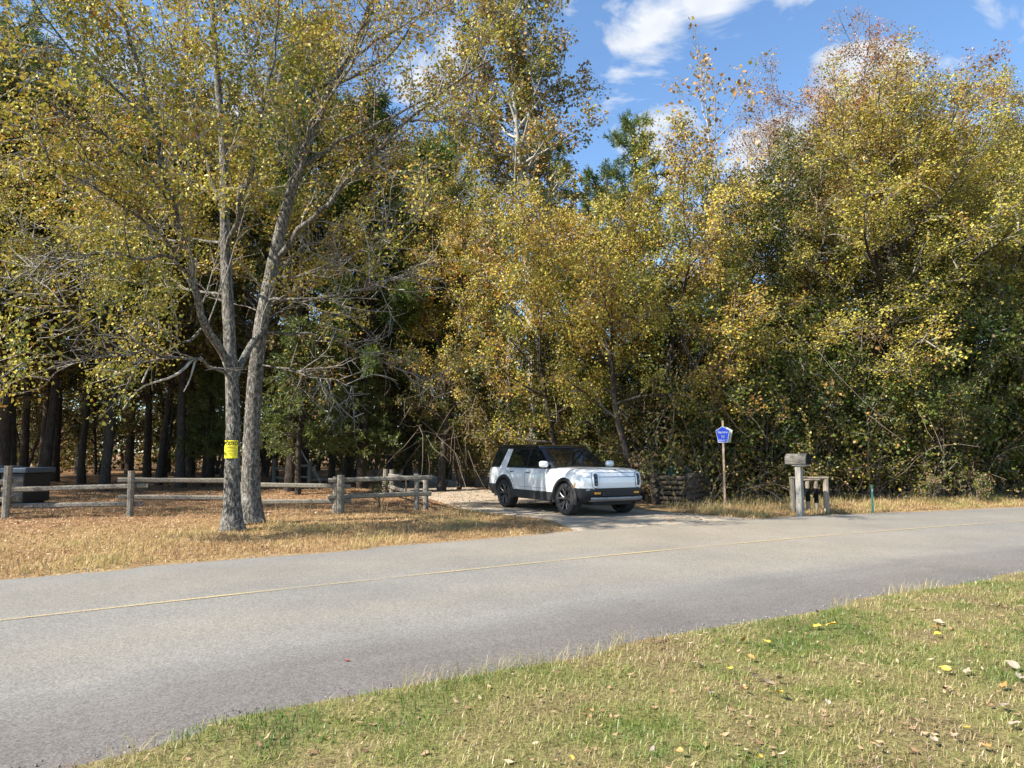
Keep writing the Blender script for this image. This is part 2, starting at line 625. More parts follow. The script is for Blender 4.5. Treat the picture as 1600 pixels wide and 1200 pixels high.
# dirt drive
k = Mat('packed_drive_dirt')
a1 = k.noise(1.2, 6, .6, k.co())
a2 = k.noise(40, 4, .7, k.co())
c_ = k.ramp(a1, [(.3, (.33, .27, .20)), (.5, (.42, .355, .27)), (.7, (.30, .22, .15))])
c_ = k.mix(1.0, c_, k.ramp(a2, [(.3, (.65, .65, .65)), (.65, (1.15, 1.15, 1.15))]), 'MULTIPLY')
M_DIRT = k.pbr(c_, .95, 0, k.bump(a2, .6, .015), spec=.1)
dv, df_ = [], []
ys_d = np.concatenate([np.arange(13.2, 27, .2), np.arange(27, 56, .8)])
for i, y in enumerate(ys_d):
    c = np.interp(y, drive_c[:, 1], drive_c[:, 0]); w = np.interp(y, drive_c[:, 1], drive_w)
    for j in range(21):
        s = j / 10 - 1
        ww = w + .25 * (float(vnoise(y * 1.3, 5 + s, 4)) - .5) * (abs(s) == 1)
        x = c + s * ww
        yy = max(y, float(y_far(x)) - .25)
        z = float(gz(x, yy)) + .012 - (.03 if abs(s) == 1 else 0)
        dv.append((x, yy, z))
    if i:
        for j in range(20):
            a = i * 21 + j
            df_.append((a - 21, a - 20, a + 1, a))
drive = part('driveway', dv, df_, M_DIRT, smooth=True)
tag(drive, 'pale packed dirt driveway joining the road under the white car', 'driveway', kind='structure')
#@@NEXT
# ------------------------------------------------------------------ trees
def unit(v):
    return v / (np.linalg.norm(v) + 1e-9)


def tube(acc, pts, rad, sides=6, m=0, val=.5, wob=0.0, rng=None):
    pts = np.asarray(pts, float)
    rad = np.asarray(rad, float)
    n = len(pts)
    tan = np.gradient(pts, axis=0)
    tan /= np.linalg.norm(tan, axis=1, keepdims=True) + 1e-9
    ref = np.array([1.0, 0, 0]) if abs(tan[0][2]) > .7 else np.array([0, 0, 1.0])
    a = np.cross(tan, ref)
    a /= np.linalg.norm(a, axis=1, keepdims=True) + 1e-9
    b = np.cross(tan, a)
    th = np.linspace(0, 2 * np.pi, sides, endpoint=False)
    rr = rad[:, None] * np.ones(sides)[None]
    if wob and rng is not None:
        rr = rr * (1 + wob * (rng.random((n, sides)) - .5))
    V = pts[:, None, :] + rr[..., None] * (np.cos(th)[None, :, None] * a[:, None, :] + np.sin(th)[None, :, None] * b[:, None, :])
    i = np.arange(n - 1)[:, None] * sides
    j = np.arange(sides)[None]
    j2 = (j + 1) % sides
    Qd = np.stack([i + j, i + j2, i + sides + j2, i + sides + j], -1).reshape(-1, 4)
    acc.add(V.reshape(-1, 3), Qd, m, val)


def wander(rng, p, d, L, n, curl=.25, up=0.0):
    pts = [np.array(p, float)]
    d = unit(np.array(d, float))
    for i in range(n):
        d = unit(d + curl * rng.normal(size=3) / math.sqrt(n) + np.array([0, 0, up / n]))
        pts.append(pts[-1] + d * L / n)
    return np.array(pts)


def resample(P, n):
    P = np.asarray(P, float)
    s = np.concatenate([[0], np.cumsum(np.linalg.norm(np.diff(P, axis=0), axis=1))])
    t = np.linspace(0, s[-1], n)
    # light smoothing through linear interpolation
    Qp = np.column_stack([np.interp(t, s, P[:, i]) for i in range(3)])
    for _ in range(2):
        Qp[1:-1] = (Qp[:-2] + 2 * Qp[1:-1] + Qp[2:]) / 4
    return Qp


def at_path(P, t):
    x = t * (len(P) - 1)
    i = min(int(x), len(P) - 2)
    f = x - i
    return P[i] * (1 - f) + P[i + 1] * f, unit(P[i + 1] - P[i])


def children(rng, P, n, t0, L0, taper, ang, up, nseg, curl):
    out = []
    for kx in range(n):
        t = t0 + (1 - t0) * (kx + rng.random()) / n
        p, d = at_path(P, min(t, .999))
        side = unit(np.cross(d, rng.normal(size=3)))
        a = R(ang) * (.65 + .7 * rng.random())
        dd = d * math.cos(a) + side * math.sin(a)
        dd[2] += up
        L = L0 * (1 - taper * t) * (.6 + .7 * rng.random())
        out.append(wander(rng, p, dd, L, nseg, curl, up * .4))
    return out


def leaves(acc, rng, P, size, m, val, droop=.25, thick=.40, nrm=None):
    n = len(P)
    a = rng.normal(size=(n, 3))
    a[:, 2] -= droop * 1.6
    a /= np.linalg.norm(a, axis=1, keepdims=True)
    if nrm is None:
        r = rng.normal(size=(n, 3)) * .8
        r[:, 2] += .9
    else:                                   # leaves of one spray lie roughly in its plane
        r = np.asarray(nrm)[None] + rng.normal(size=(n, 3)) * .45
    b = np.cross(a, r)
    b /= np.linalg.norm(b, axis=1, keepdims=True) + 1e-9
    nn = np.cross(b, a)
    s = (size * (.45 + .75 * rng.random(n) + .5 * rng.random(n) ** 3))[:, None]
    fold = .12 * s * nn
    V = np.stack([P, P + a * s * .52 + b * s * thick + fold, P + a * s, P + a * s * .48 - b * s * thick + fold], 1).reshape(-1, 3)
    Qd = np.arange(4 * n).reshape(n, 4)
    acc.add(V, Qd, m, val)


def clothe(ctx, limbs, rng):
    """ctx: dict of counts; limbs: list of (points, radius at base); adds branches, twigs and leaves to ctx['acc']"""
    A = ctx['acc']
    for P, r in limbs:
        Lm = np.linalg.norm(np.diff(P, axis=0), axis=1).sum()
        nb = max(2, int(ctx['bpm'] * Lm))
        hue = ctx['hue'] + ctx['hue_var'] * rng.normal()
        for B in children(rng, P, nb, ctx.get('t0', .25), ctx['bl'] * (.5 + .16 * Lm), .35, ctx.get('ang', 52), ctx.get('up', .12), 4, .35):
            bl = np.linalg.norm(np.diff(B, axis=0), axis=1).sum()
            tube(A, B, np.linspace(max(.012, r * .30), .006, len(B)), 4, 0)
            nt = max(2, int(ctx['tpm'] * bl))
            low = B[:, 2].mean() < ctx.get('low', 0)
            bare = rng.random() < (ctx.get('bare', 0) + (.42 if low else 0))
            hb = hue + .13 * rng.normal()
            bn = np.array([-.35, -.35, .75]) + .55 * rng.normal(size=3)
            for T in children(rng, B, nt, .2, ctx['tl'], .3, 50, .05, 2, .35):
                tube(A, T[[0, 2]], np.array([.008, .004]) * ctx.get('tw', 1), 3, 0)
                if bare:
                    continue
                nl = rng.poisson(ctx['lpt'])
                if nl == 0:
                    continue
                t = rng.random(nl) ** .7
                p = T[0] * (1 - t)[:, None] + T[-1] * t[:, None] + rng.normal(size=(nl, 3)) * ctx['jit']
                keep = p[:, 2] > .1
                p = p[keep]
                leaves(A, rng, p, ctx['size'], 1, np.clip(hb + ctx.get('spread', .22) * rng.normal(size=len(p)), 0, 1), ctx.get('droop', .25), nrm=bn + .25 * rng.normal(size=3))


def profile(kind, t):
    t = min(max(t, 0), 1)
    if kind == 'round':
        return math.sqrt(max(0.02, 1 - (2 * t - 1) ** 2)) * .95 + .05
    if kind == 'low':
        return (.55 + .45 * math.sin(math.pi * min(1, t * 1.6) * .5)) * (1 - t ** 2.2) + .10
    if kind == 'tall':
        return (.6 + .4 * math.sin(math.pi * t)) * (1 - t ** 4) + .06
    return 1 - t * .92     # cone


def decid(name, seed, H, Rc, zb, r0, nl, mats, shape='round', stems=1, lean=(0, 0), sides=8, tcurl=.16, **ctx):
    """meshes (trunk, crown) of a broadleaf tree: tapered trunk, limbs, branches, twigs, leaves"""
    rng = np.random.default_rng(seed)
    W, C = Acc(), Acc()
    ctx['acc'] = C
    limbs = []
    for s in range(stems):
        d0 = np.array([lean[0], lean[1], 1.0])
        if stems > 1:
            az = s * 2 * math.pi / stems + rng.random()
            d0 = d0 + .30 * np.array([math.cos(az), math.sin(az), 0])
        off = np.array([rng.normal() * .12, rng.normal() * .12, 0]) if stems > 1 else np.zeros(3)
        T = wander(rng, off + np.array([0, 0, -.15]), d0, H * (.93 if s == 0 else .75 + .15 * rng.random()), 12, tcurl, .5)
        hs_ = np.linspace(0, 1, len(T))
        rad = r0 / math.sqrt(stems) * (1 - hs_) ** .8 + .012
        rad[0] *= 1.35
        tube(W, T, rad, sides, 0, wob=.12, rng=rng)
        Htop = T[-1][2]
        n = nl // stems
        for i in range(n):
            z = zb + (Htop - zb) * ((i + rng.random() * .8) / n) ** .9
            f = np.interp(z, T[:, 2], hs_)
            p, d = at_path(T, min(f, .995))
            az = i * 2.4 + rng.normal() * .3 + s
            tt = (z - zb) / (H - zb)
            el = R(12 + 48 * tt + 10 * rng.normal())
            L = Rc * profile(shape, tt) * (.75 + .4 * rng.random()) / max(.5, math.cos(el))
            L = min(L, Rc * 1.25)
            P = wander(rng, p, (math.cos(az) * math.cos(el), math.sin(az) * math.cos(el), math.sin(el)), max(L, .5), 6, .38, .35)
            rl = max(.014, min(float(np.interp(f, hs_, rad)) * .62, .02 + .017 * L))
            tube(W, P, np.linspace(rl, .008, len(P)), max(4, sides - 3), 0)
            limbs.append((P, rl))
        limbs.append((T[-4:], .05))
    clothe(ctx, limbs, rng)
    return W.mesh(name + '_trunk', [mats[0]], (0,)), C.mesh(name + '_crown', [B_TWIG, mats[1]], (0,))


def pine(name, seed, H, zb, r0, Rc, nbr=64):
    rng = np.random.default_rng(seed)
    W, C = Acc(), Acc()
    T = wander(rng, (0, 0, -.15), (0, 0, 1), H, 12, .05, .3)
    hs_ = np.linspace(0, 1, len(T))
    rad = r0 * (1 - .85 * hs_)
    rad[0] *= 1.2
    tube(W, T, rad, 9, 0, wob=.1, rng=rng)
    for i in range(9):        # dead stubs low on the stem
        p, d = at_path(T, .12 + .35 * rng.random())
        az = rng.random() * 6.28
        P = wander(rng, p, (math.cos(az), math.sin(az), .1), .4 + 1.3 * rng.random(), 3, .3)
        tube(W, P, [.025, .018, .012, .006], 4, 0)
    for i in range(nbr):
        t = (i + rng.random()) / nbr
        z = zb + (H - zb) * t
        p, d = at_path(T, min(.99, z / H))
        az = i * 2.4 + rng.normal() * .4
        L = Rc * (1 - t ** 1.7 * .62) * (.6 + .6 * rng.random())
        P = wander(rng, p, (math.cos(az), math.sin(az), .05 + .5 * t), L, 5, .3, .5)
        tube(W, P, np.linspace(.045, .012, len(P)), 5, 0)
        for B in children(rng, P, max(4, int(L * 3.6)), .35, .75, .4, 50, .3, 2, .3):
            tube(C, B, [.014, .01, .006], 3, 0)
            for e in (B[-1], (B[1] + B[2]) / 2, B[1]):
                n = 18
                a = unit(B[2] - B[1])[None] * .5 + rng.normal(size=(n, 3)) * .7
                a /= np.linalg.norm(a, axis=1, keepdims=True)
                b = np.cross(a, rng.normal(size=(n, 3)))
                b /= np.linalg.norm(b, axis=1, keepdims=True)
                s = .26 + .14 * rng.random((n, 1))
                pp = e[None] + rng.normal(size=(n, 3)) * .04
                V = np.stack([pp - b * .006, pp + b * .006, pp + a * s + b * .02, pp + a * s - b * .02], 1).reshape(-1, 3)
                C.add(V, np.arange(4 * n).reshape(n, 4), 1, np.clip(.55 + .22 * rng.normal() + .15 * rng.normal(size=n), 0, 1))
    return W.mesh(name + '_trunk', [B_PINE], (0,)), C.mesh(name + '_crown', [B_TWIG, L_NEEDLE], (0,))


def cedar(name, seed, H, Rc, zb):
    rng = np.random.default_rng(seed)
    W, C = Acc(), Acc()
    T = wander(rng, (0, 0, -.15), (0, 0, 1), H, 9, .08, .3)
    tube(W, T, np.linspace(.13, .02, len(T)), 7, 0, wob=.1, rng=rng)
    for i in range(95):
        t = (i + rng.random()) / 95
        p, d = at_path(T, (zb + (H - zb) * t) / H * .98)
        az = i * 2.4 + rng.normal() * .3
        L = Rc * (1 - t * .8) * (.55 + .6 * rng.random())
        P = wander(rng, p, (math.cos(az), math.sin(az), .12), L, 4, .25, -.15)
        tube(W, P, np.linspace(.025, .007, len(P)), 4, 0)
        hb = .4 + .16 * rng.normal()
        for B in children(rng, P, max(4, int(L * 7)), .2, .5, .3, 48, 0, 2, .3):
            tube(C, B, [.008, .006, .003], 3, 0)
            n = 22
            tt = rng.random(n)[:, None]
            pp = B[0] * (1 - tt) + B[-1] * tt + rng.normal(size=(n, 3)) * .035
            a = unit(B[-1] - B[0])[None] + rng.normal(size=(n, 3)) * .6
            a /= np.linalg.norm(a, axis=1, keepdims=True)
            b = np.cross(a, rng.normal(size=(n, 3)))
            b /= np.linalg.norm(b, axis=1, keepdims=True)
            s = .10 + .08 * rng.random((n, 1))
            V = np.stack([pp, pp + a * s * .5 + b * s * .16, pp + a * s, pp + a * s * .5 - b * s * .16], 1).reshape(-1, 3)
            C.add(V, np.arange(4 * n).reshape(n, 4), 1, np.clip(hb + .2 * rng.normal(size=n), 0, 1))
    return W.mesh(name + '_trunk', [B_DARK], (0,)), C.mesh(name + '_crown', [B_TWIG, L_CEDAR], (0,))


def plant_tree(name, meshes, label, cat, u=None, Y=None, xy=None, rz=0.0, sc=1.0, group=None):
    if xy is None:
        xy = (AT(u, 700, Y)[0], Y)
    o = thing(name, label, cat, (xy[0], xy[1], float(gz(xy[0], xy[1]))), rz, group)
    o.scale = (sc, sc, sc) if not isinstance(sc, tuple) else sc
    new_obj('trunk', meshes[0], o)
    new_obj('crown', meshes[1], o)
    return o


# --- the two roadside trees by the fence, limbs traced from the photograph
def traced(name, seed, Y, base_px, trunk_px, limbs_px, r_tr, ctx, top_r=.08):
    """trunk_px / limbs_px: (u, v, dy) with dy the depth away from the base"""
    rng = np.random.default_rng(seed)
    W, C = Acc(), Acc()
    b = AT(base_px[0], base_px[1], Y)
    b[2] = 0
    T = np.array([AT(u, v, Y + dy) - b for u, v, dy in trunk_px])
    T = resample(resample(T, 26), 70)
    h = np.linspace(0, 1, len(T))
    rad = r_tr * (1 - h) + top_r * h
    rad *= 1 + .75 * np.exp(-h * 26 / .8)
    tube(W, T, rad, 22, 0, wob=.11, rng=rng)
    limbs = [(T[len(T) // 2:], top_r)]
    for rl, pts, *rest in limbs_px:
        rl *= .68
        P = np.array([AT(u, v, Y + dy) - b for u, v, dy in pts])
        n = max(7, 2 * len(P))
        P = resample(P, n)
        P[1:-1] += rng.normal(size=(n - 2, 3)) * .035
        tube(W, P, np.linspace(rl, max(.010, rl * (rest[0] if rest else .22)), n), 8, 0, wob=.1, rng=rng)
        limbs.append((P, rl * .6))
    for P, rl in limbs[1:]:                       # bare grey sprays along the lower limbs
        if P[:, 2].mean() > 6.2:
            continue
        for B in children(rng, P, 7, .35, 1.5, .3, 42, .02, 5, .4):
            tube(W, B, np.linspace(.016, .005, len(B)), 4, 0)
            for T2 in children(rng, B, 5, .2, .8, .3, 42, .0, 3, .4):
                tube(W, T2, [.009, .007, .005, .003], 3, 0)
    ctx = dict(ctx, acc=C)
    clothe(ctx, limbs, rng)
    return b, W.mesh(name + '_trunk', [B_GREY], (0,)), C.mesh(name + '_crown', [B_TWIG, L_OLIVE], (0,))


HERO = dict(bpm=3.3, bl=1.35, tpm=5.2, tl=.62, lpt=40, jit=.13, size=.068, hue=.55, hue_var=.13, ang=50, up=.10, bare=.20, low=5.6, t0=.14, tw=1.2, spread=.25)
left_limbs = [
    (.13, [(361, 590, 0), (350, 553, -.2), (330, 520, -.5), (313, 500, -.8), (303, 460, -1.1), (296, 425, -1.3), (285, 360, -1.7), (262, 290, -2.1), (250, 200, -2.4), (215, 110, -2.6), (190, 10, -2.8), (170, -90, -2.8)]),
    (.12, [(366, 590, 0), (376, 578, .2), (386, 552, .5), (402, 525, .9), (420, 480, 1.5), (428, 420, 2.2), (440, 360, 2.8), (460, 280, 3.3), (470, 180, 3.6), (480, 80, 3.8)]),
    (.085, [(352, 400, .1), (368, 350, -.4), (388, 300, -.8), (398, 230, -1.2), (420, 140, -1.5), (430, 40, -1.7), (440, -60, -1.8)]),
    (.075, [(350, 340, 0), (330, 290, .5), (310, 215, .9), (290, 140, 1.1), (262, 60, 1.3), (240, -40, 1.4)]),
    (.055, [(352, 582, -.1), (330, 570, -.6), (300, 562, -1.1), (255, 557, -1.6), (205, 552, -2.0), (140, 558, -2.4), (60, 566, -2.7)], .2),
    (.045, [(320, 508, -.6), (285, 545, -.9), (262, 520, -1.1), (240, 508, -1.4), (190, 490, -1.9), (120, 480, -2.3), (60, 470, -2.6)], .2),
    (.050, [(298, 430, -1.2), (270, 395, -1.4), (240, 355, -1.9), (190, 320, -2.6), (135, 290, -3.0), (80, 255, -3.4), (10, 225, -3.8)], .2),
    (.050, [(292, 400, -1.4), (262, 412, -1.6), (215, 400, -2.1), (150, 395, -2.6), (95, 410, -3.1), (30, 430, -3.5)], .2),
    (.045, [(353, 460, 0), (300, 450, .8), (250, 450, 1.4), (190, 430, 2.1), (120, 440, 2.8), (40, 420, 3.4)], .2),
    (.050, [(352, 380, .1), (310, 370, .8), (255, 380, 1.6), (200, 360, 2.2), (130, 350, 2.9), (60, 380, 3.3), (-30, 370, 3.6)], .2),
    (.055, [(275, 330, -1.8), (230, 270, -2.2), (170, 215, -2.6), (100, 180, -3.0), (30, 120, -3.5)], .2),
    (.050, [(310, 215, .9), (250, 180, 1.5), (180, 130, 2.0), (120, 60, 2.4), (60, -20, 2.8)], .2),
    (.045, [(252, 210, -2.3), (190, 150, -2.5), (120, 90, -2.9), (60, 20, -3.2), (20, -60, -3.5)], .2),
    (.045, [(340, 315, .2), (290, 260, 1.2), (210, 260, 2.2), (120, 250, 3.0), (20, 280, 3.7)], .2),
]
left_dead = [
    (.030, [(300, 562, -1.1), (288, 580, -1.3), (270, 592, -1.4), (240, 598, -1.4), (222, 598, -1.5), (205, 615, -1.5), (192, 640, -1.6)], .3),
    (.022, [(305, 563, -1.0), (298, 590, -1.2), (290, 608, -1.3), (287, 612, -1.3)], .4),
    (.018, [(222, 598, -1.5), (232, 575, -1.5), (242, 560, -1.5)], .3),
]
b1, w1, c1 = traced('roadside_tree', 11, 14.6, (363, 826),
                    [(363, 830, 0), (362, 740, 0), (366, 650, 0), (362, 585, 0), (358, 520, 0), (353, 400, .1), (350, 340, .1), (352, 270, .2), (345, 180, .3), (335, 80, .3), (330, -30, .3)],
                    left_limbs, .158, HERO, .05)
t = thing('roadside_tree', 'grey barked tree in front of the fence wearing the yellow sign', 'tree', b1)
new_obj('trunk', w1, t)
new_obj('crown', c1, t)
DA = Acc()
rngd = np.random.default_rng(5)
for rl, pts, f in left_dead:
    P = resample(np.array([AT(u, v, 14.6 + dy) - b1 for u, v, dy in pts]), 9)
    tube(DA, P, np.linspace(rl, rl * f, 9), 6, 0, wob=.1, rng=rngd)
dl = new_obj('dead_limb', DA.mesh('dead_limb', [B_PALE], (0,)), t)
dl['label'] = 'bare bleached dead limb hanging low'

right_limbs = [
    (.10, [(428, 410, 0), (450, 380, -.3), (478, 352, -.6), (505, 325, -.9), (560, 260, -1.3), (600, 222, -1.6), (640, 190, -1.8), (680, 150, -2.0), (735, 110, -2.2), (775, 90, -2.4)]),
    (.080, [(470, 262, 0), (500, 240, .3), (550, 212, .6), (600, 190, 1.0), (640, 170, 1.3), (690, 138, 1.6), (730, 112, 1.8)]),
    (.085, [(446, 330, 0), (470, 255, -.4), (500, 170, -.7), (530, 120, -.9), (575, 60, -1.1), (590, -30, -1.3)]),
    (.060, [(512, 140, -.1), (545, 125, -.2), (590, 105, -.4), (620, 75, -.6), (650, 30, -.8), (680, -20, -.9)], .2),
    (.055, [(545, 90, .2), (590, 60, .5), (640, 30, .8), (690, 10, 1.0), (740, -10, 1.2)], .2),
    (.055, [(415, 470, 0), (440, 468, -.4), (480, 470, -.9), (530, 465, -1.4), (580, 445, -1.9), (620, 440, -2.2), (645, 422, -2.4)], .2),
    (.050, [(433, 432, 0), (470, 432, -.5), (500, 430, -.8), (535, 408, -1.2), (570, 390, -1.6), (620, 360, -2.0), (680, 330, -2.4)], .2),
    (.050, [(408, 520, 0), (450, 520, .5), (500, 530, 1.0), (550, 540, 1.5), (590, 560, 1.9), (640, 585, 2.2), (690, 600, 2.5)], .2),
    (.032, [(402, 570, 0), (440, 572, -.3), (480, 588, -.7), (520, 598, -1.0), (560, 605, -1.3)], .2),
    (.050, [(425, 440, .1), (450, 400, .8), (500, 370, 1.5), (560, 350, 2.1), (630, 320, 2.8)], .2),
    (.055, [(460, 290, .1), (430, 230, .7), (405, 150, 1.2), (385, 60, 1.5), (370, -40, 1.7)], .2),
    (.060, [(500, 165, 0), (480, 100, .6), (470, 20, 1.0), (465, -80, 1.4)], .2),
    (.040, [(640, 190, -1.8), (690, 190, -2.1), (740, 170, -2.4)], .3),
    (.035, [(560, 260, -1.3), (610, 265, -1.7), (660, 270, -2.1)], .3),
]
b2, w2, c2 = traced('roadside_tree_b', 23, 15.8, (391, 812),
                    [(391, 816, 0), (391, 740, 0), (394, 660, 0), (398, 590, 0), (405, 520, 0), (414, 470, 0), (428, 410, 0), (434, 370, 0), (446, 330, 0), (466, 262, 0), (490, 195, 0), (511, 143, 0), (545, 92, .1), (580, 15, .2), (600, -70, .3)],
                    right_limbs, .192, dict(HERO, hue=.42, lpt=27, bare=.32, tpm=4.6), .055)
t = thing('roadside_tree', 'thicker grey barked tree close beside the signed tree, leaning right', 'tree', b2)
new_obj('trunk', w2, t)
new_obj('crown', c2, t)

# --- single trees of the wood edge
MIDC = dict(bpm=2.6, bl=1.0, tpm=5.0, tl=.5, lpt=28, jit=.14, size=.078, hue=.45, hue_var=.14)
tall = decid('tall', 31, 24.0, 3.3, 6.5, .20, 56, (B_PALE, L_MIX), 'tall', tcurl=.06, lean=(-.02, 0), **dict(MIDC, lpt=17, size=.13, hue=.58, bpm=2.4, up=.3))
plant_tree('tall_tree', tall, 'tall slender pale trunked tree rising out of frame behind the white car', 'tree', 838, 27.0)
tall2 = decid('tall_b', 33, 19, 2.6, 7.5, .16, 30, (B_PALE, L_MIX), 'tall', tcurl=.06, lean=(-.04, 0), **dict(MIDC, lpt=13, size=.13, hue=.5, up=.3))
plant_tree('tall_tree', tall2, 'second pale stemmed tall tree just left of the slender pale trunked one', 'tree', 795, 28.6, rz=1.0)
gold = decid('gold', 41, 10.6, 3.7, 2.2, .17, 40, (B_DARK, L_GOLD), 'low', stems=2, **dict(MIDC, lpt=38, hue=.52, bpm=2.9))
plant_tree('golden_tree', gold, 'spreading golden yellow tree directly behind the log crib', 'tree', 1008, 22.3)
gold2 = decid('gold_b', 43, 9.6, 3.2, 1.8, .14, 34, (B_DARK, L_AMBER), 'low', stems=2, **dict(MIDC, lpt=38, hue=.70, bpm=2.9))
plant_tree('golden_tree', gold2, 'golden green tree behind the blue road sign', 'tree', 1118, 23.2, rz=.8, sc=(1, 1, .86))
plant_tree('golden_tree', gold2, 'orange tinged tree overhanging the roof of the white car', 'tree', 888, 25.2, rz=3.1, sc=1.05)
sap = decid('sap', 51, 16.4, 2.4, 7.0, .10, 24, (B_PALE, L_TAN), 'tall', tcurl=.06, **dict(MIDC, lpt=5, size=.15, hue=.4, bpm=1.7, tpm=3.0, up=.6, ang=35, bl=.8))
plant_tree('bare_sapling', sap, 'thin half bare sapling with few tan leaves against the sky', 'tree', 1137, 25.0)
big = decid('big', 61, 15.2, 4.6, 3.0, .26, 54, (B_DARK, L_OLIVE), 'round', **dict(MIDC, lpt=28, hue=.52, bpm=2.6, bl=1.15))
plant_tree('broad_tree', big, 'broad yellow olive tree on the right, above the mailbox', 'tree', 1345, 24.8, sc=(1, 1, .80))
big2 = decid('big_b', 63, 14.6, 4.0, 2.4, .22, 48, (B_DARK, L_OLIVE), 'round', **dict(MIDC, lpt=34, hue=.58, bpm=2.7, bl=1.1))
plant_tree('broad_tree', big2, 'yellow green tree filling the right edge of the picture', 'tree', 1545, 25.0, rz=.5, sc=(1, 1, .90))
grn = decid('green', 65, 11.6, 2.7, 2.4, .16, 34, (B_DARK, L_GREEN), 'round', **dict(MIDC, lpt=32, hue=.50, bpm=2.7))
plant_tree('broad_tree', grn, 'dark green tree between the half bare sapling and the broad yellow one', 'tree', 1225, 25.4, rz=2.2)
plant_tree('broad_tree', grn, 'dark green tree low on the right in front of the yellow crowns', 'tree', 1470, 23.8, rz=.4, sc=(.9, .9, .62))
plant_tree('broad_tree', big, 'tree at the far right, half cut off by the picture edge', 'tree', 1680, 29, rz=2.6, sc=.95)
rust = decid('rust', 71, 16.8, 4.2, 8.0, .2, 40, (B_DARK, L_RUST), 'round', **dict(MIDC, lpt=17, hue=.5, bpm=2.2, up=.35))
plant_tree('rusty_tree', rust, 'tallest right hand tree with a rusty red top', 'tree', 1395, 29)
plant_tree('rusty_tree', rust, 'thin reddish tree top just right of the half bare sapling', 'tree', 1255, 30, rz=1.9, sc=(.8, .8, .92))
mid1 = decid('mid', 81, 11.5, 3.0, 2.5, .15, 36, (B_DARK, L_AMBER), 'round', **dict(MIDC, lpt=30, hue=.66, bpm=2.6))
plant_tree('understory_tree', mid1, 'orange gold tree left of the white car, lit at its middle', 'tree', 690, 29.5)
plant_tree('understory_tree', mid1, 'orange gold tree rising behind the rear of the white car', 'tree', 770, 30.5, rz=2.0, sc=.95)
mid2 = decid('mid_b', 83, 15.5, 3.3, 4.0, .17, 38, (B_DARK, L_OLIVE), 'tall', **dict(MIDC, lpt=16, hue=.5, bpm=2.5))
plant_tree('understory_tree', mid2, 'tall yellow olive tree left of the pale slender trunks', 'tree', 735, 33)
plant_tree('understory_tree', mid2, 'olive tree deep in the wood above the far fence', 'tree', 610, 37, rz=1.2, sc=.9)
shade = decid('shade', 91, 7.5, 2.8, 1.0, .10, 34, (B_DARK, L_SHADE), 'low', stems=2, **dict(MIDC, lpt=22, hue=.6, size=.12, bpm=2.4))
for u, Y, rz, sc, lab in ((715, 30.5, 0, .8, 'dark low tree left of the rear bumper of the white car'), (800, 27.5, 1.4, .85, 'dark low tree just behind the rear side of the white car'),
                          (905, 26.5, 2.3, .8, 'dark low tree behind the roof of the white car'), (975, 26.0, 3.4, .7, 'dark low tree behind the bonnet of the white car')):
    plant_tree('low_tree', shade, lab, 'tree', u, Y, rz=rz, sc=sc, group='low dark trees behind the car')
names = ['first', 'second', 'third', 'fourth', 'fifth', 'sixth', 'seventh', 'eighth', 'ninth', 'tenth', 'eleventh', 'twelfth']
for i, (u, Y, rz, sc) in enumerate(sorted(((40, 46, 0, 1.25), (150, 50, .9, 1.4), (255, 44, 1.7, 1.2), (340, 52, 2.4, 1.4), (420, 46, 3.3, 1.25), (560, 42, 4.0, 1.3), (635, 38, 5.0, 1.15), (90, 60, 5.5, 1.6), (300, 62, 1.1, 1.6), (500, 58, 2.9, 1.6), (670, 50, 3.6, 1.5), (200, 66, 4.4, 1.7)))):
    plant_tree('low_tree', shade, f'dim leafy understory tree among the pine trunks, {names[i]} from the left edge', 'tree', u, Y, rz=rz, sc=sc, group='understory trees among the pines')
ced = cedar('cedar', 101, 6.8, 2.2, 1.9)
plant_tree('cedar_tree', ced, 'soft green feathery cedar right behind the two roadside trunks', 'tree', 468, 27)
plant_tree('cedar_tree', ced, 'green cedar just left of the yellow sign, behind the fence', 'tree', 318, 33, rz=1.7, sc=.85)
plant_tree('cedar_tree', ced, 'shaded cedar right of the far fence, above the fence corner', 'tree', 560, 31, rz=3.0, sc=.9)

for u, Y, rz, sc, lab in ((25, 31, .3, .92, 'olive tree behind the fence at the left picture edge'), (130, 36, 1.5, 1.0, 'olive tree behind the fence left of the signed tree'),
                          (250, 34, 2.6, .95, 'yellowing tree in the wood straight behind the left fence rails'), (350, 40, 3.5, 1.05, 'tall olive tree deep behind the two roadside trunks'),
                          (430, 37, 4.6, .95, 'olive tree behind the far fence posts'), (520, 44, 5.2, 1.05, 'tall olive tree behind the shaded cedar'), (-40, 40, 2.2, 1.0, 'olive tree cut by the left picture edge')):
    plant_tree('understory_tree', mid2, lab, 'tree', u, Y, rz=rz, sc=sc)
for i, (x_, y_, sc) in enumerate(((-24, 20, .9), (-21.5, 25.5, 1.0), (-27, 29, 1.05), (-30, 37, 1.1), (-38, 33, 1.1), (-33, 24, 1.0), (-40, 46, 1.1), (-19.5, 15.2, .85), (-24, 16.5, .95), (-29, 17, 1.0))):  # trees added left of the view to throw shade into the wood
    plant_tree('understory_tree', mid2, 'wood edge tree added beyond the left picture edge to shade the wood', 'tree', xy=(x_, y_), rz=i * 1.1, sc=sc, group='wood edge trees added for shade left of the picture')
can = decid('canopy', 85, 15.5, 4.3, 5.0, .19, 46, (B_DARK, L_SHADE), 'round', **dict(MIDC, lpt=20, hue=.68, bpm=2.4, size=.13))
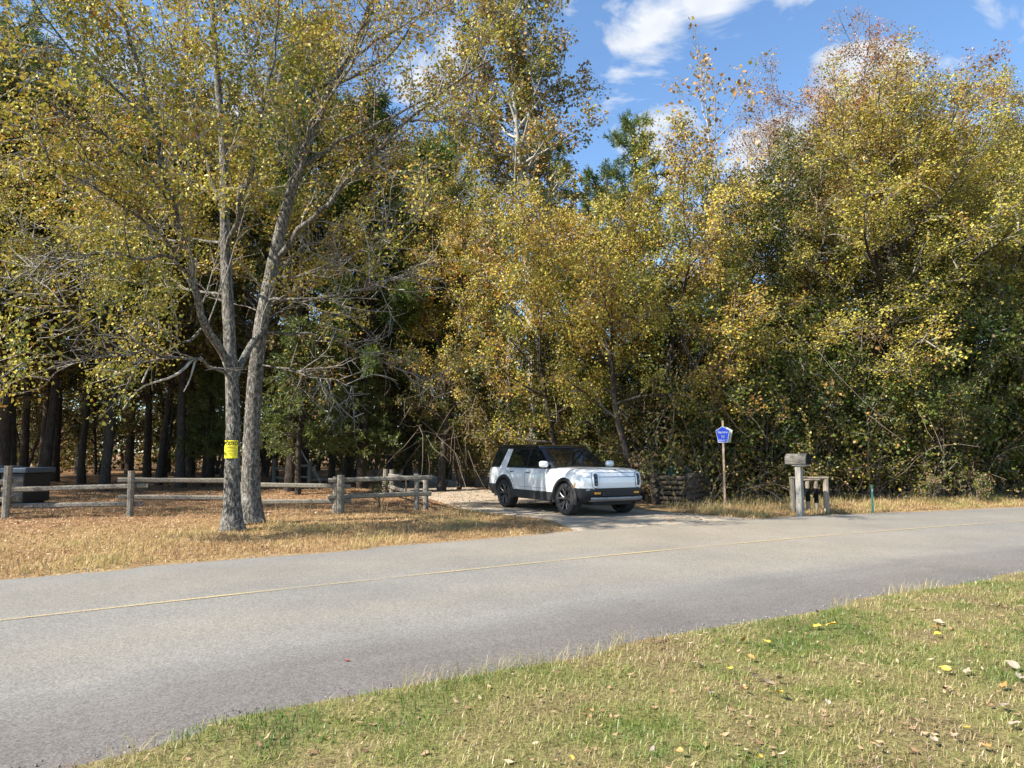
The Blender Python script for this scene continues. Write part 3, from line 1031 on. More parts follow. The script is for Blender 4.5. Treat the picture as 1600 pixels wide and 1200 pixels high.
for u, Y, rz, sc, lab in ((-70, 27, .2, .9, 'broad dark crowned tree at the left edge over the steel bin'), (70, 31, 1.2, 1.0, 'broad dense crowned tree behind the left end of the fence'),
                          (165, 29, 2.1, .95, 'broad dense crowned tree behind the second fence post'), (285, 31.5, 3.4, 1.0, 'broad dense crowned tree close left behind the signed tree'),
                          (395, 30, 4.2, .92, 'broad dense crowned tree directly behind the two roadside trunks'), (-150, 33, .9, 1.0, 'broad tree added just outside the left picture edge to shade the trunks')):  # the last one stands outside the view, added to shade the trunks
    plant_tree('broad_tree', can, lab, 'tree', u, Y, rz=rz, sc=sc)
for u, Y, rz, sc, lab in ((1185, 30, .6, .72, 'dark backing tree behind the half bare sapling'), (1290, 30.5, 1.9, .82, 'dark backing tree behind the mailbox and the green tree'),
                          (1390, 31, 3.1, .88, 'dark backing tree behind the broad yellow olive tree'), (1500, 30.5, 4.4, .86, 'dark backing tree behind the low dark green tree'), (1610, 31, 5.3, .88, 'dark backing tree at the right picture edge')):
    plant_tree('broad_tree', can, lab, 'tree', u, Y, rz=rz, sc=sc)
for i, (x_, y_) in enumerate(((-26, 25), (-33, 31), (-22, 30), (-36, 40), (-28, 37))):  # more crowns added left of the view, there to darken the wood floor
    plant_tree('broad_tree', can, 'broad tree added beyond the left picture edge to shade the wood', 'tree', xy=(x_, y_), rz=i * 1.7, sc=1.0, group='broad trees added for shade left of the picture')
# --- pines
pa = pine('pine', 111, 23, 9.5, .27, 3.2)
pc = pine('pine_c', 115, 17, 5.0, .19, 3.0, 80)
pb = pine('pine_b', 113, 21, 11.0, .23, 2.6, 54)
big_pines = [(475, 36, pa, 0, 1.0, 'thick pine trunk standing behind the far split rail fence'),
             (545, 40, pb, 1, 1.05, 'dark green pine whose crown shows left of the blue sky gap'),
             (990, 42, pa, 2, .93, 'green pine top standing alone against the sky in the middle'),
             (950, 44, pb, 3, .9, 'pine half hidden left of the lone pine top'),
             (868, 38, pb, 4, .86, 'dark pine behind the slender pale trunked tree'),
             (700, 42, pa, 5, .95, 'pine behind the fence corner right of the blue sky gap'),
             (455, 29, pb, .5, .95, 'dark pine stem right behind the leaning roadside tree'),
             (565, 31, pc, 1.1, 1.0, 'green pine right of the roadside trees with low needled boughs'),
             (660, 35, pc, 2.8, 1.0, 'green pine above the fence corner with low needled boughs'),
             (300, 36, pc, 4.0, 1.1, 'green pine seen through the crown of the signed tree'),
             (640, 45, pb, 2.5, 1.0, 'dark pine right of the far fence')]
for u, Y, ms, rz, sc, lab in big_pines:
    plant_tree('pine_tree', ms, lab, 'pine', u, Y, rz=rz, sc=sc, group='pines of the wood')
names = ['first', 'second', 'third', 'fourth', 'fifth', 'sixth', 'seventh', 'eighth', 'ninth', 'tenth', 'eleventh', 'twelfth']
row = sorted([(8, 30), (38, 37), (68, 44), (88, 39), (126, 52), (165, 47), (203, 46), (232, 42), (262, 55), (296, 48), (330, 44), (415, 50)])
for i, (u, Y) in enumerate(row):
    plant_tree('pine_tree', (pa, pb)[i % 2], f'dark pine trunk behind the fence, {names[i]} from the left picture edge', 'pine', u, Y, rz=i * 1.3, sc=.9 + .04 * (i % 5), group='pines of the wood')

# --- the far wood, one mass
rng = np.random.default_rng(7)
FW = Acc()
for i in range(210):
    Y = 64 + 60 * rng.random()
    x = (rng.random() * 2 - 1) * Y * 1.05
    h = 13 + 8 * rng.random()
    r = .10 + .16 * rng.random()
    zb_ = 0.0
    tube(FW, wander(rng, (x, Y, -.1), (0, 0, 1), h, 4, .06), np.linspace(r, r * .3, 5), 5, 0)
    n = 430
    th = rng.random(n) * 6.28
    rr = 3.2 * np.sqrt(rng.random(n))
    zc = 1.0 + (h - .5) * rng.random(n) ** .75
    cl = np.floor(rng.random(n) * 26)
    cxp, czp = np.cos(cl * 2.4 + i) * 2.2, 1.5 + (h - 2) * ((cl * .618 + i * .37) % 1.0)
    p = np.column_stack([x + cxp + rng.normal(size=n) * .75, Y + np.sin(cl * 2.4 + i) * 2.2 + rng.normal(size=n) * .75, np.maximum(.3, czp + rng.normal(size=n) * .6)])
    leaves(FW, rng, p, .52, 1 if i % 3 else 2, np.clip(.6 + .2 * rng.normal(size=n) + .15 * math.sin(i), 0, 1), .1)
for i in range(560):       # low growth between the far trunks
    Y = 52 + 40 * rng.random()
    x = (rng.random() * 2 - 1) * Y * 1.0
    n = 130
    p = np.array([x, Y, 1.0 + 3.2 * rng.random()]) + rng.normal(size=(n, 3)) * np.array([1.5, 1.0, 1.1])
    p[:, 2] = np.abs(p[:, 2]) + .1
    leaves(FW, rng, p, .34, 1, np.clip(.45 + .25 * rng.normal() + .2 * rng.normal(size=n), 0, 1), .1)
fw = new_obj('far_wood', FW.mesh('far_wood', [B_PINE, L_SHADE, L_NEEDLE], (0,)))
tag(fw, 'far pines and undergrowth closing the view deep in the wood', 'wood', kind='stuff')
#@@NEXT
ORD = ['first', 'second', 'third', 'fourth', 'fifth', 'sixth', 'seventh', 'eighth', 'ninth', 'tenth', 'eleventh', 'twelfth', 'thirteenth', 'fourteenth', 'fifteenth', 'sixteenth', 'seventeenth', 'eighteenth', 'nineteenth', 'twentieth']
# ------------------------------------------------------------------ thicket along the right of the road and under the trees
def shrub_mesh(name, seed, H, Rc, leafm, hue, lpt=20, stems=5, size=.10):
    return decid(name, seed, H, Rc, .25, .07, 30, (B_VINE, leafm), 'low', stems=stems, sides=5,
                 **dict(MIDC, lpt=lpt, hue=hue, size=size, bpm=2.4, bl=.8, tl=.45, jit=.15))


sh_a = shrub_mesh('shrub_a', 201, 4.6, 1.9, L_MIX, .82, 28)
sh_b = shrub_mesh('shrub_b', 203, 3.4, 1.7, L_SHADE, .62, 30)
sh_c = shrub_mesh('shrub_c', 205, 5.6, 1.7, L_GREEN, .66, 28)
edge = []
rng = np.random.default_rng(55)
GT = 'thicket shrubs along the right road edge'
GD = 'shrubs under the trees behind the car'
for i, u in enumerate(range(1030, 1700, 36)):
    # the thicket front follows the road, about 3 m behind its edge
    Yf = 21.6 + .0045 * (u - 1030) + .4 * rng.normal()
    ms, kind_ = ((sh_b, 'brown green'), (sh_a, 'yellow olive'), (sh_c, 'deep green'))[i % 3]
    if u < 1120:
        ms, kind_ = sh_b, 'brown green'
        Yf += .9
    nm = {0: 'leafy shrub', 1: 'leafy shrub'}[i % 2]
    o = plant_tree('shrub', ms, f'{kind_} shrub, {ORD[i]} along the thicket front counting right from the log crib', 'shrub', u, Yf + .5 * (i % 2), rz=i * 1.9, sc=.78 + .3 * rng.random(), group=f'{kind_} ' + GT)
for i, u in enumerate(range(1040, 1720, 75)):
    plant_tree('shrub', (sh_c, sh_a)[i % 2], f'taller shrub deep in the right thicket, {ORD[i]} counting right from the log crib', 'shrub', u, 24.6 + .3 * rng.normal(), rz=i * 1.1 + .4, sc=1.25 + .2 * rng.random(), group='taller shrubs of the right thicket')
for i, (u, Y, sc) in enumerate(sorted(((655, 38, 1.1), (690, 34, .9), (735, 33, .8), (765, 31, .75), (815, 28.5, .85), (860, 27.5, .8), (905, 26.5, .85), (945, 25.6, .8), (985, 25.0, .8), (1015, 24.4, .8), (600, 40, 1.1), (540, 46, 1.2)), key=lambda q: q[0])):
    plant_tree('shrub', (sh_b, sh_c)[i % 2], f'shaded shrub at the foot of the trees behind the car, {ORD[i]} from the left', 'shrub', u, Y, rz=i * 2.1, sc=sc, group=GD)
br = decid('bright', 209, 1.7, .8, .2, .03, 14, (B_VINE, L_GREEN), 'low', stems=4, sides=5, **dict(MIDC, lpt=9, hue=.32, size=.11, bpm=2.6, bl=.5, tl=.3, jit=.1))
plant_tree('bush', br, 'bright yellow green bush growing beside the log crib and car nose', 'bush', 1026, 21.9)
plant_tree('bush', br, 'small bright green bush hanging over the right end of the log crib', 'bush', 1092, 22.2, rz=2, sc=.8)
plant_tree('bush', br, 'low green bush at the thicket foot right of the green stake', 'bush', 1452, 21.3, rz=1, sc=.55)
plant_tree('bush', br, 'pale green arching bush at the thicket foot near the right edge', 'bush', 1520, 21.8, rz=3, sc=.6)
plant_tree('bush', br, 'dark spiky little bush under the fence rail', 'bush', 597, 20.6, rz=.4, sc=.42)

TV = Acc()            # vines and dead stems that nobody could count
for i in range(420):
    u = 1010 + 640 * rng.random()
    Y = 21.0 + .0045 * (u - 1010) + 1.6 * rng.random() ** 1.5
    p = AT(u, 700, Y)
    hgt = 1.0 + 4.5 * rng.random() ** 1.6
    if rng.random() < .55:      # hanging
        P = wander(rng, (p[0], Y, hgt + .6), (.35 * rng.normal(), .3 * rng.normal() - .1, -1), hgt * (.6 + .35 * rng.random()), 7, .35)
    else:                       # arching up
        P = wander(rng, (p[0], Y - .3 * rng.random(), 0), (.6 * rng.normal(), -.2 + .4 * rng.normal(), 1.3), hgt * .8, 7, .55, -1.2)
    P[:, 2] = np.maximum(P[:, 2], .02)
    tube(TV, P, np.linspace(.012, .004, len(P)) * (.6 + rng.random()), 4, 0)
    n = rng.poisson(10)
    if n:
        t_ = rng.integers(1, len(P), n)
        leaves(TV, rng, P[t_] + rng.normal(size=(n, 3)) * .09, .085, 1, np.clip(.5 + .3 * rng.normal(size=n), 0, 1))
for i in range(120):           # bare twiggy tangle left of the car
    u = 640 + 350 * rng.random()
    Y = 27 + 5 * rng.random()
    p = AT(u, 700, Y)
    h0 = 1.5 + 3.5 * rng.random()
    P = wander(rng, (p[0], Y, h0), (.5 * rng.normal(), .4 * rng.normal(), -.8), 1.5 + 1.5 * rng.random(), 6, .5)
    P[:, 2] = np.maximum(P[:, 2], .02)
    tube(TV, P, np.linspace(.016, .005, len(P)), 4, 0)
tv = new_obj('vine_tangle', TV.mesh('vine_tangle', [B_VINE, L_MIX], (0,)))
tag(tv, 'tangle of hanging grey vines and dead stems over the thicket', 'vines', kind='stuff')

# one leafy vine hanging just right of the mailbox
VA = Acc()
P = np.array([AT(u, v, 19.6) for u, v in ((1250, 640), (1258, 652), (1265, 680), (1267, 710), (1266, 735), (1270, 748))])
vb = np.array([P[-1][0], 19.6, 0.0])
P = resample(P - vb, 10)
tube(VA, P, np.full(10, .006), 4, 0)
q = rng.integers(0, 10, 110)
leaves(VA, rng, P[q] + rng.normal(size=(110, 3)) * np.array([.04, .04, .07]), .06, 1, np.clip(.5 + .2 * rng.normal(size=110), 0, 1))
lvn = new_obj('leafy_vine', VA.mesh('leafy_vine', [B_VINE, L_OLIVE]))
lvn.location = vb
tag(lvn, 'single leafy vine hanging down just right of the mailbox', 'vine')

# ------------------------------------------------------------------ grass and litter
def blades(acc, rng, x, y, h, w, val, lean=.5, m=0):
    n = len(x)
    z = gz(x, y) - .005
    b = np.column_stack([x, y, z])
    az = rng.random(n) * 2 * np.pi
    ln = (lean * rng.random(n))[:, None]
    d = np.column_stack([np.cos(az), np.sin(az), np.zeros(n)])
    s = np.column_stack([-np.sin(az + .8 * rng.normal(size=n)), np.cos(az), np.zeros(n)])
    h, w = h[:, None], w[:, None]
    mid = b + d * h * ln * .45 + np.array([0, 0, 1.]) * h * .58
    tip = b + d * h * ln * 1.15 + np.array([0, 0, 1.]) * h * (1 - .35 * ln)
    V = np.stack([b - s * w, b + s * w, mid + s * w * .8, mid - s * w * .8, tip + s * w * .15, tip - s * w * .15], 1).reshape(-1, 3)
    o = np.arange(n)[:, None] * 6
    Qd = np.concatenate([o + np.array([0, 1, 2, 3]), o + np.array([3, 2, 4, 5])], 0)
    acc.add(V, Qd, m, np.concatenate([val, val]))


rng = np.random.default_rng(301)
GA = Acc()
N = 460000
x = -4.5 + 16 * rng.random(N)
y = 2.6 + 10.5 * rng.random(N)
d, ns = road_d(x, y)
keep = ns & (d > -.02 + .10 * (fbm(x * 2.2, y * 2.2, 31) - .5)) & (np.abs(x) < y * .80 + .6) & (rng.random(N) < np.clip(6.5 / y, .35, 1)) & (rng.random(N) < np.clip(.45 + d * 1.6, .4, 1))
x, y, d = x[keep], y[keep], d[keep]
patch = fbm(x * 1.1, y * 1.1, 41, 3)
fine = fbm(x * 4, y * 4, 43, 2)
n = len(x)
val = np.clip(.56 + (patch - .5) * 2.0 + (fine - .5) * .9 + .18 * rng.normal(size=n) - .25 * np.clip(1 - d / .5, 0, 1), 0, 1)
h = (.020 + .034 * rng.random(n)) * (.65 + .8 * fine + .5 * np.clip(patch - .55, 0, 1) * 3)
h *= np.where(rng.random(n) < .04, 1.8, 1)
blades(GA, rng, x, y, h, .0013 + .0015 * rng.random(n), val, 1.3)
n = 3200                        # wispy seed stalks along the edge of the asphalt
x = -4 + 13 * rng.random(n)
y = y_near(x) - np.abs(rng.normal(size=n)) * .16 + .06
val = np.clip(.3 + .15 * rng.normal(size=n), 0, .6)
cl = vnoise(x * 1.5, y * 0, 5) > .45
blades(GA, rng, x[cl], y[cl], .07 + .12 * rng.random(cl.sum()), .0011 + .0008 * rng.random(cl.sum()), val[cl], 1.5)
g1 = new_obj('verge_grass', GA.mesh('verge_grass', [L_GRASS]))
tag(g1, 'short patchy green and straw coloured grass on the near verge', 'grass', kind='stuff')

GB = Acc()
N = 185000
x = -17 + 19 * rng.random(N)
y = 7.5 + 14 * rng.random(N)
d, ns = road_d(x, y)
keep = (~ns) & (d > .0 + .16 * (fbm(x * 1.6, y * 1.6, 31) - .5)) & (x > -y * .80) & (drive_d(x, y) > -.1 + .5 * (fbm(x, y, 8) - .4)) & (rng.random(N) < np.clip(1.25 - (y - y_far(x)) * .14, .10, 1))
x, y = x[keep], y[keep]
n = len(x)
patch = fbm(x * .8, y * .8, 51, 3)
h = (.05 + .08 * rng.random(n)) * (.6 + 1.0 * np.clip(patch - .3, 0, 1))
h *= np.where(rng.random(n) < .03, 2.4, 1)
blades(GB, rng, x, y, h, .003 + .0025 * rng.random(n), np.clip(.5 + (patch - .5) * 1.1 + .2 * rng.normal(size=n), 0, 1), 1.3)
N = 60000                       # taller dry grass in front of the right thicket
x = 4.2 + 22 * rng.random(N)
dd = np.abs(rng.normal(size=N)) * 1.3
y = y_far(x) + .05 + dd
keep = (drive_d(x, y) > .1) & (x < y * .82)
x, y, dd = x[keep], y[keep], dd[keep]
n = len(x)
patch = fbm(x * 1.2, y * 1.2, 53, 2)
h = (.07 + .16 * rng.random(n)) * np.clip(.5 + dd * .45, .5, 1.6) * (.5 + patch)
blades(GB, rng, x, y, h, .003 + .003 * rng.random(n), np.clip(.62 + (patch - .5) * .9 + .2 * rng.normal(size=n), 0, 1), 1.1)
# a few tall weed stalks
for u, v in ((96, 806), (132, 800), (136, 806), (150, 803), (238, 802), (455, 806), (470, 812), (495, 800), (430, 822), (440, 826), (588, 802), (604, 806), (690, 815)):
    p = G(u, v)
    n = 9
    blades(GB, rng, p[0] + .08 * rng.normal(size=n), p[1] + .08 * rng.normal(size=n), .28 + .4 * rng.random(n), np.full(n, .004), np.clip(.6 + .15 * rng.normal(size=n), 0, 1), .5)
g2 = new_obj('dry_grass', GB.mesh('dry_grass', [L_DRY]))
tag(g2, 'dry straw coloured grass between the road, the fence and the thicket', 'grass', kind='stuff')

GV = Acc()
n = 3600
x = np.concatenate([-4 + 14 * rng.random(n // 2), -12 + 34 * rng.random(n - n // 2)])
side = np.arange(n) < n // 2
y = np.where(side, y_near(x) - rng.normal(size=n) * .16 + .05, y_far(x) + rng.normal(size=n) * .14)
sz = (.0022 + .005 * rng.random(n) ** 3) * np.where(side, 1, 1.4)
z0 = np.maximum(gz(x, y), .0) + sz * .3
az = rng.random(n) * 6.28
cube = np.array([[-1, -1, -.7], [1, -1, -.7], [1, 1, -.7], [-1, 1, -.7], [-.6, -.7, .7], [.7, -.6, .7], [.6, .7, .7], [-.7, .6, .7]])
cc = cube[None] * (1 + .5 * (rng.random((n, 8, 3)) - .5)) * sz[:, None, None]
ca, sa = np.cos(az)[:, None], np.sin(az)[:, None]
V = np.stack([cc[..., 0] * ca - cc[..., 1] * sa + x[:, None], cc[..., 0] * sa + cc[..., 1] * ca + y[:, None], cc[..., 2] + z0[:, None]], -1).reshape(-1, 3)
fq = np.array([[4, 5, 6, 7], [0, 1, 5, 4], [1, 2, 6, 5], [2, 3, 7, 6], [3, 0, 4, 7]])
GV.add(V, (np.arange(n)[:, None, None] * 8 + fq[None]).reshape(-1, 4), 0, np.repeat(rng.random(n), 5))
k = Mat('edge_gravel')
M_GRAV = k.pbr(k.ramp(k.n('ShaderNodeAttribute', attribute_name='lv').outputs['Fac'], [(0, (.08, .07, .06)), (.5, (.18, .16, .135)), (1, (.32, .29, .25))]), .9)
tag(new_obj('edge_gravel', GV.mesh('edge_gravel', [M_GRAV])), 'loose grey gravel along both edges of the asphalt', 'gravel', kind='stuff')

LA = Acc()
def scatter_litter(n, x, y, size):
    z = gz(x, y) + .012 + .02 * rng.random(n)
    a = rng.normal(size=(n, 3)) * np.array([1, 1, .28]); a /= np.linalg.norm(a, axis=1, keepdims=True)
    b = np.cross(a, np.column_stack([.3 * rng.normal(size=n), .3 * rng.normal(size=n), np.ones(n)])); b /= np.linalg.norm(b, axis=1, keepdims=True)
    s = (size * (.5 + rng.random(n)))[:, None]
    c = np.column_stack([x, y, z])
    nn = np.cross(a, b)
    V = np.stack([c - a * s, c + b * s * .5 + nn * s * .25, c + a * s, c - b * s * .5 + nn * s * .25], 1).reshape(-1, 3)
    LA.add(V, np.arange(4 * n).reshape(n, 4), 0, np.clip(.5 + .28 * rng.normal(size=n), 0, 1))
N = 70000
x = -20 + 22 * rng.random(N); y = 8 + 30 * rng.random(N) ** 1.3
d, ns = road_d(x, y)
keep = (~ns) & (d > .15) & (x > -y * .8) & ((drive_d(x, y) > 0) | (rng.random(N) < np.where(y > 20.5, .75, .12))) & (rng.random(N) < np.clip(.35 + d * .12, 0, 1))
scatter_litter(keep.sum(), x[keep], y[keep], .030)
N = 9000
x = 3.5 + 20 * rng.random(N); y = y_far(x) + .1 + 2.5 * rng.random(N)
keep = (drive_d(x, y) > 0) | (rng.random(N) < .15)
scatter_litter(keep.sum(), x[keep], y[keep], .04)
N = 2400                        # crumbs too small to tell apart in the near grass
x = -2 + 10 * rng.random(N); y = 3 + 6 * rng.random(N)
d, ns = road_d(x, y)
keep = ns & (d > .1)
scatter_litter(keep.sum(), x[keep], y[keep], .02)
lt = new_obj('leaf_litter', LA.mesh('leaf_litter', [L_LITTER]))
tag(lt, 'fallen brown leaves and pine straw covering the ground behind the fence', 'leaf litter', kind='stuff')
#@@NEXT
# ------------------------------------------------------------------ fences
k = Mat('weathered_fence_wood')
v = k.co('Object')
oi = k.n('ShaderNodeObjectInfo').outputs['Random']
gr = k.n('ShaderNodeTexNoise')
mp = k.n('ShaderNodeMapping'); k.l(v, mp.inputs[0]); mp.inputs['Scale'].default_value = (9, 9, 9)
k.l(mp.outputs[0], gr.inputs['Vector']); gr.inputs['Scale'].default_value = 3; gr.inputs['Detail'].default_value = 7
c_ = k.ramp(gr.outputs[0], [(.3, (.08, .07, .056)), (.5, (.215, .192, .158)), (.7, (.335, .305, .25))])
c_ = k.mix(k.math('MULTIPLY', oi, .4), c_, (.20, .18, .13))
M_WOOD = k.pbr(c_, .93, 0, k.bump(gr.outputs[0], .6, .012), spec=.15)
k = Mat('grey_timber')
gr = k.noise(3, 8, .65, k.co('Object', (14, 14, 2.2)), .3)
M_TIMBER = k.pbr(k.ramp(gr, [(.3, (.12, .112, .10)), (.5, (.27, .252, .222)), (.7, (.38, .36, .32))]), .9, 0, k.bump(gr, .6, .008), spec=.2)
k = Mat('dark_grey_wood')
gr = k.noise(3, 8, .65, k.co('Object', (2.2, 14, 14)), .3)
M_BOXW = k.pbr(k.ramp(gr, [(.3, (.045, .04, .034)), (.5, (.13, .12, .10)), (.7, (.22, .205, .175))]), .9, 0, k.bump(gr, .8, .01), spec=.2)
k = Mat('peeled_post_wood')
gr = k.noise(3, 8, .65, k.co('Object', (14, 14, 2.2)), .3)
M_PEEL = k.pbr(k.ramp(gr, [(.3, (.15, .115, .08)), (.5, (.30, .245, .18)), (.7, (.42, .36, .28))]), .9, 0, k.bump(gr, .6, .008), spec=.2)
k = Mat('weathered_log')
gr = k.noise(3, 8, .65, k.co('Object', (10, 10, 10)), .3)
M_LOG = k.pbr(k.ramp(gr, [(.3, (.03, .024, .018)), (.5, (.10, .08, .06)), (.7, (.20, .17, .13))]), .95, 0, k.bump(gr, .8, .015), spec=.1)


def hewn(name, p0, p1, w, h, mat, parent, rng, st=7, rough=.10, ns=8, cap_in=.0):
    """rough split rail, post or log between two points; w, h half sizes across"""
    p0, p1 = np.array(p0, float), np.array(p1, float)
    d = unit(p1 - p0)
    up = np.array([0, 0, 1.0]) if abs(d[2]) < .8 else np.array([0, 1.0, 0])
    a = unit(np.cross(d, up)); b = np.cross(a, d)
    V, Fc = [], []
    sh = []
    for j in range(ns):
        th = 2 * math.pi * (j + .5) / ns
        sx, sz = math.cos(th), math.sin(th)
        m = max(abs(sx), abs(sz)) ** .75
        sh.append((sx / m * (1 + rough * (rng.random() - .5)), sz / m * (1 + rough * (rng.random() - .5))))
    for i in range(st):
        t = i / (st - 1)
        o = (rng.random(2) - .5) * rough * .5
        k_ = 1 + rough * .6 * (rng.random() - .5)
        for sx, sz in sh:
            V.append(p0 + (p1 - p0) * t + a * w * (sx * k_ + o[0]) + b * h * (sz * k_ + o[1]) + (d * rough * .3 * w * (rng.random() - .5) if i in (0, st - 1) else 0))
    for i in range(st - 1):
        for j in range(ns):
            j2 = (j + 1) % ns
            Fc.append((i * ns + j, i * ns + j2, (i + 1) * ns + j2, (i + 1) * ns + j))
    Fc.append(tuple(range(ns))[::-1])
    Fc.append(tuple((st - 1) * ns + j for j in range(ns)))
    return part(name, V, Fc, mat, parent)


rng = np.random.default_rng(77)


def fence(label, posts, rails, base):
    f = thing('split_rail_fence', label, 'fence', base)
    b = np.array(base, float)
    for x, y, top, r in posts:
        z0 = float(gz(x, y)) - .1
        hewn('post', np.array([x, y, z0]) - b, np.array([x + .015 * rng.normal(), y, top]) - b, r, r * .9, M_WOOD, f, rng, 5, .12)
    for p0, p1 in rails:
        hewn('rail', np.array(p0) - b, np.array(p1) - b, .035, .062, M_WOOD, f, rng, 7, .22, 6)
    return f


def rail_px(u0, v0, u1, v1, Y0, Y1):
    return AT(u0, v0, Y0), AT(u1, v1, Y1)


A = {n: G(u, v) for n, (u, v) in dict(a=(8, 812), b=(203, 808), c1=(524, 803), c2=(532, 803), d1=(651, 799), d2=(663, 798)).items()}
posts = [(A['a'][0], A['a'][1], 1.27, .082), (A['b'][0], A['b'][1], 1.13, .078), (A['c2'][0], A['c2'][1], 1.0, .09), (A['c1'][0] - .04, A['c1'][1] + .16, .95, .08),
         (A['d1'][0], A['d1'][1], 1.0, .07), (A['d2'][0] + .02, A['d2'][1] + .1, .86, .07),
         (A['a'][0] - 2.9, A['a'][1] - .6, 1.2, .08)]
ya, yb, yc, yd = A['a'][1] + .13, A['b'][1] + .13, A['c2'][1] + .05, A['d1'][1] + .08
rails = [rail_px(-190, 775, 36, 750, ya - .6, ya + .02), rail_px(-190, 800, 30, 778, ya - .6, ya + .02),
         rail_px(2, 766, 231, 759, ya + .10, yb), rail_px(4, 791, 224, 787, ya + .10, yb),
         rail_px(184, 750, 372, 751, yb + .10, yb + .75), rail_px(185, 777, 372, 778, yb + .10, yb + .75),
         rail_px(352, 757, 548, 760, yb + .60, yc + .12), rail_px(352, 785, 549, 783, yb + .60, yc + .12),
         rail_px(513, 751, 675, 746, yc + .0, yd), rail_px(512, 777, 674, 771, yc + .0, yd)]
fence('weathered split rail fence running along the left roadside behind the signed tree', posts, rails, (A['b'][0], A['b'][1], 0))
E = {n: G(u, v) for n, (u, v) in dict(e1=(600, 779), e2=(610, 778)).items()}
posts = [(E['e1'][0], E['e1'][1], 1.0, .085), (E['e2'][0] + .03, E['e2'][1] + .1, .98, .08)]
rails = [((A['d2'][0] - .03, A['d2'][1] + .28, .80), (E['e1'][0] + .12, E['e1'][1] + .1, .80)), ((A['d2'][0] - .03, A['d2'][1] + .28, .36), (E['e1'][0] + .12, E['e1'][1] + .1, .42))]
fence('short return of split rail fence going back from the fence corner by the drive', posts, rails, (E['e1'][0], E['e1'][1], 0))
Yc = 35.0
cp = [AT(u, 757, Yc + dy) for u, dy in ((428, 1.6), (453, 0), (483, -.2), (461, 1.4))]
posts = [(p[0], p[1], h_, .10) for p, h_ in zip(cp, (1.25, 1.2, 1.18, 1.1))]
rails = [(AT(431, 732, Yc + 1.5), AT(455, 733, Yc + .12)), (AT(433, 746, Yc + 1.5), AT(455, 749, Yc + .12)),
         (AT(450, 727, Yc + .16), AT(495, 728, Yc - .05)), (AT(450, 744, Yc + .16), AT(488, 746, Yc - .05)),
         (AT(482, 747, Yc + .05), AT(545, 752, Yc + .3))]
fence('far pale split rail fence in the wood in front of the thick pine', posts, rails, (cp[1][0], cp[1][1], 0))
lb = AT(482, 695, 35.6); lb2 = G(505, 757)
lo = thing('leaning_limb', 'pale broken limb leaning against the thick pine behind the far fence', 'branch', (lb2[0], 35.0, 0))
LM = Acc()
Pl = wander(rng, (0, 0, .0), (lb[0] - lb2[0], .6, lb[2]), 2.3, 7, .18)
tube(LM, Pl, np.linspace(.07, .03, 8), 7, 0, wob=.12, rng=rng)
tube(LM, wander(rng, Pl[4], (.6, 0, .6), .6, 3, .2), [.03, .025, .02, .012], 5, 0)
new_obj('limb', LM.mesh('limb', [B_PALE], (0,)), lo)
# thin steel post by the fence corner
tp = G(634, 798)
o = thing('steel_post', 'thin dark steel post between the fence corner posts', 'post', (tp[0], tp[1], 0))
part('stake', *(lambda V: (V, [(0, 1, 5, 4), (1, 2, 6, 5), (2, 3, 7, 6), (3, 0, 4, 7), (4, 5, 6, 7)]))([(sx * .018, sy * .018, z) for z in (-.1, .86) for sx, sy in ((-1, -1), (1, -1), (1, 1), (-1, 1))]), M_LOG, o)

# ------------------------------------------------------------------ plain materials for made things
def simple(name, col, rough=.5, metal=0, coat=0, spec=.5, var=.15, scale=8):
    k = Mat(name)
    n = k.noise(scale, 4, .6, k.co())
    c = k.mix(1.0, tuple(col), k.ramp(n, [(.3, (1 - var,) * 3), (.7, (1 + var,) * 3)]), 'MULTIPLY')
    return k.pbr(c, rough, metal, None, coat, spec)


M_BLUE = simple('sign_blue', (.012, .06, .62), .35)
M_PALE = simple('sign_white', (.62, .64, .56), .4)
M_SIGNY = simple('sign_yellow', (.82, .72, .02), .5)
M_INK = simple('black_ink', (.012, .012, .012), .6)
M_ALU = simple('sign_back', (.50, .51, .52), .4, .6)
M_RUST = simple('rusty_channel_post', (.40, .29, .20), .8, 0, 0, .3, .45, 5)
M_BLACK = simple('black_plastic', (.012, .012, .012), .8, 0, 0, .1)
M_BINGR = simple('dark_green_plastic', (.012, .055, .045), .5)
M_SLATE = simple('slate_blue_metal', (.075, .10, .125), .45)
M_DARKBOX = simple('dark_painted_steel', (.022, .022, .022), .6)
M_TEAL = simple('teal_paint', (.04, .15, .12), .6, 0, 0, .4, .5, 10)


def bbox_mesh(name, lo, hi, mat, parent, bev=.01, seg=1):
    bm = bmesh.new()
    bmesh.ops.create_cube(bm, size=1)
    for v_ in bm.verts:
        for i in range(3):
            v_.co[i] = lo[i] + (v_.co[i] + .5) * (hi[i] - lo[i])
    if bev:
        bmesh.ops.bevel(bm, geom=list(bm.edges), offset=bev, segments=seg, affect='EDGES', profile=.6)
    me = bpy.data.meshes.new(name)
    bm.to_mesh(me); bm.free()
    me.materials.append(mat)
    return new_obj(name, me, parent)


def prism(name, poly, y0, y1, mat, parent, bev=0):
    """polygon in x,z extruded along y"""
    n = len(poly)
    V = [(x, y0, z) for x, z in poly] + [(x, y1, z) for x, z in poly]
    Fc = [tuple(range(n)), tuple(range(2 * n - 1, n - 1, -1))] + [(i, i + n, (i + 1) % n + n, (i + 1) % n) for i in range(n)]
    o = part(name, V, Fc, mat, parent)
    bm = bmesh.new(); bm.from_mesh(o.data)
    bmesh.ops.recalc_face_normals(bm, faces=bm.faces)
    if bev:
        bmesh.ops.bevel(bm, geom=list(bm.edges), offset=bev, segments=2, affect='EDGES')
    bm.to_mesh(o.data); bm.free()
    return o


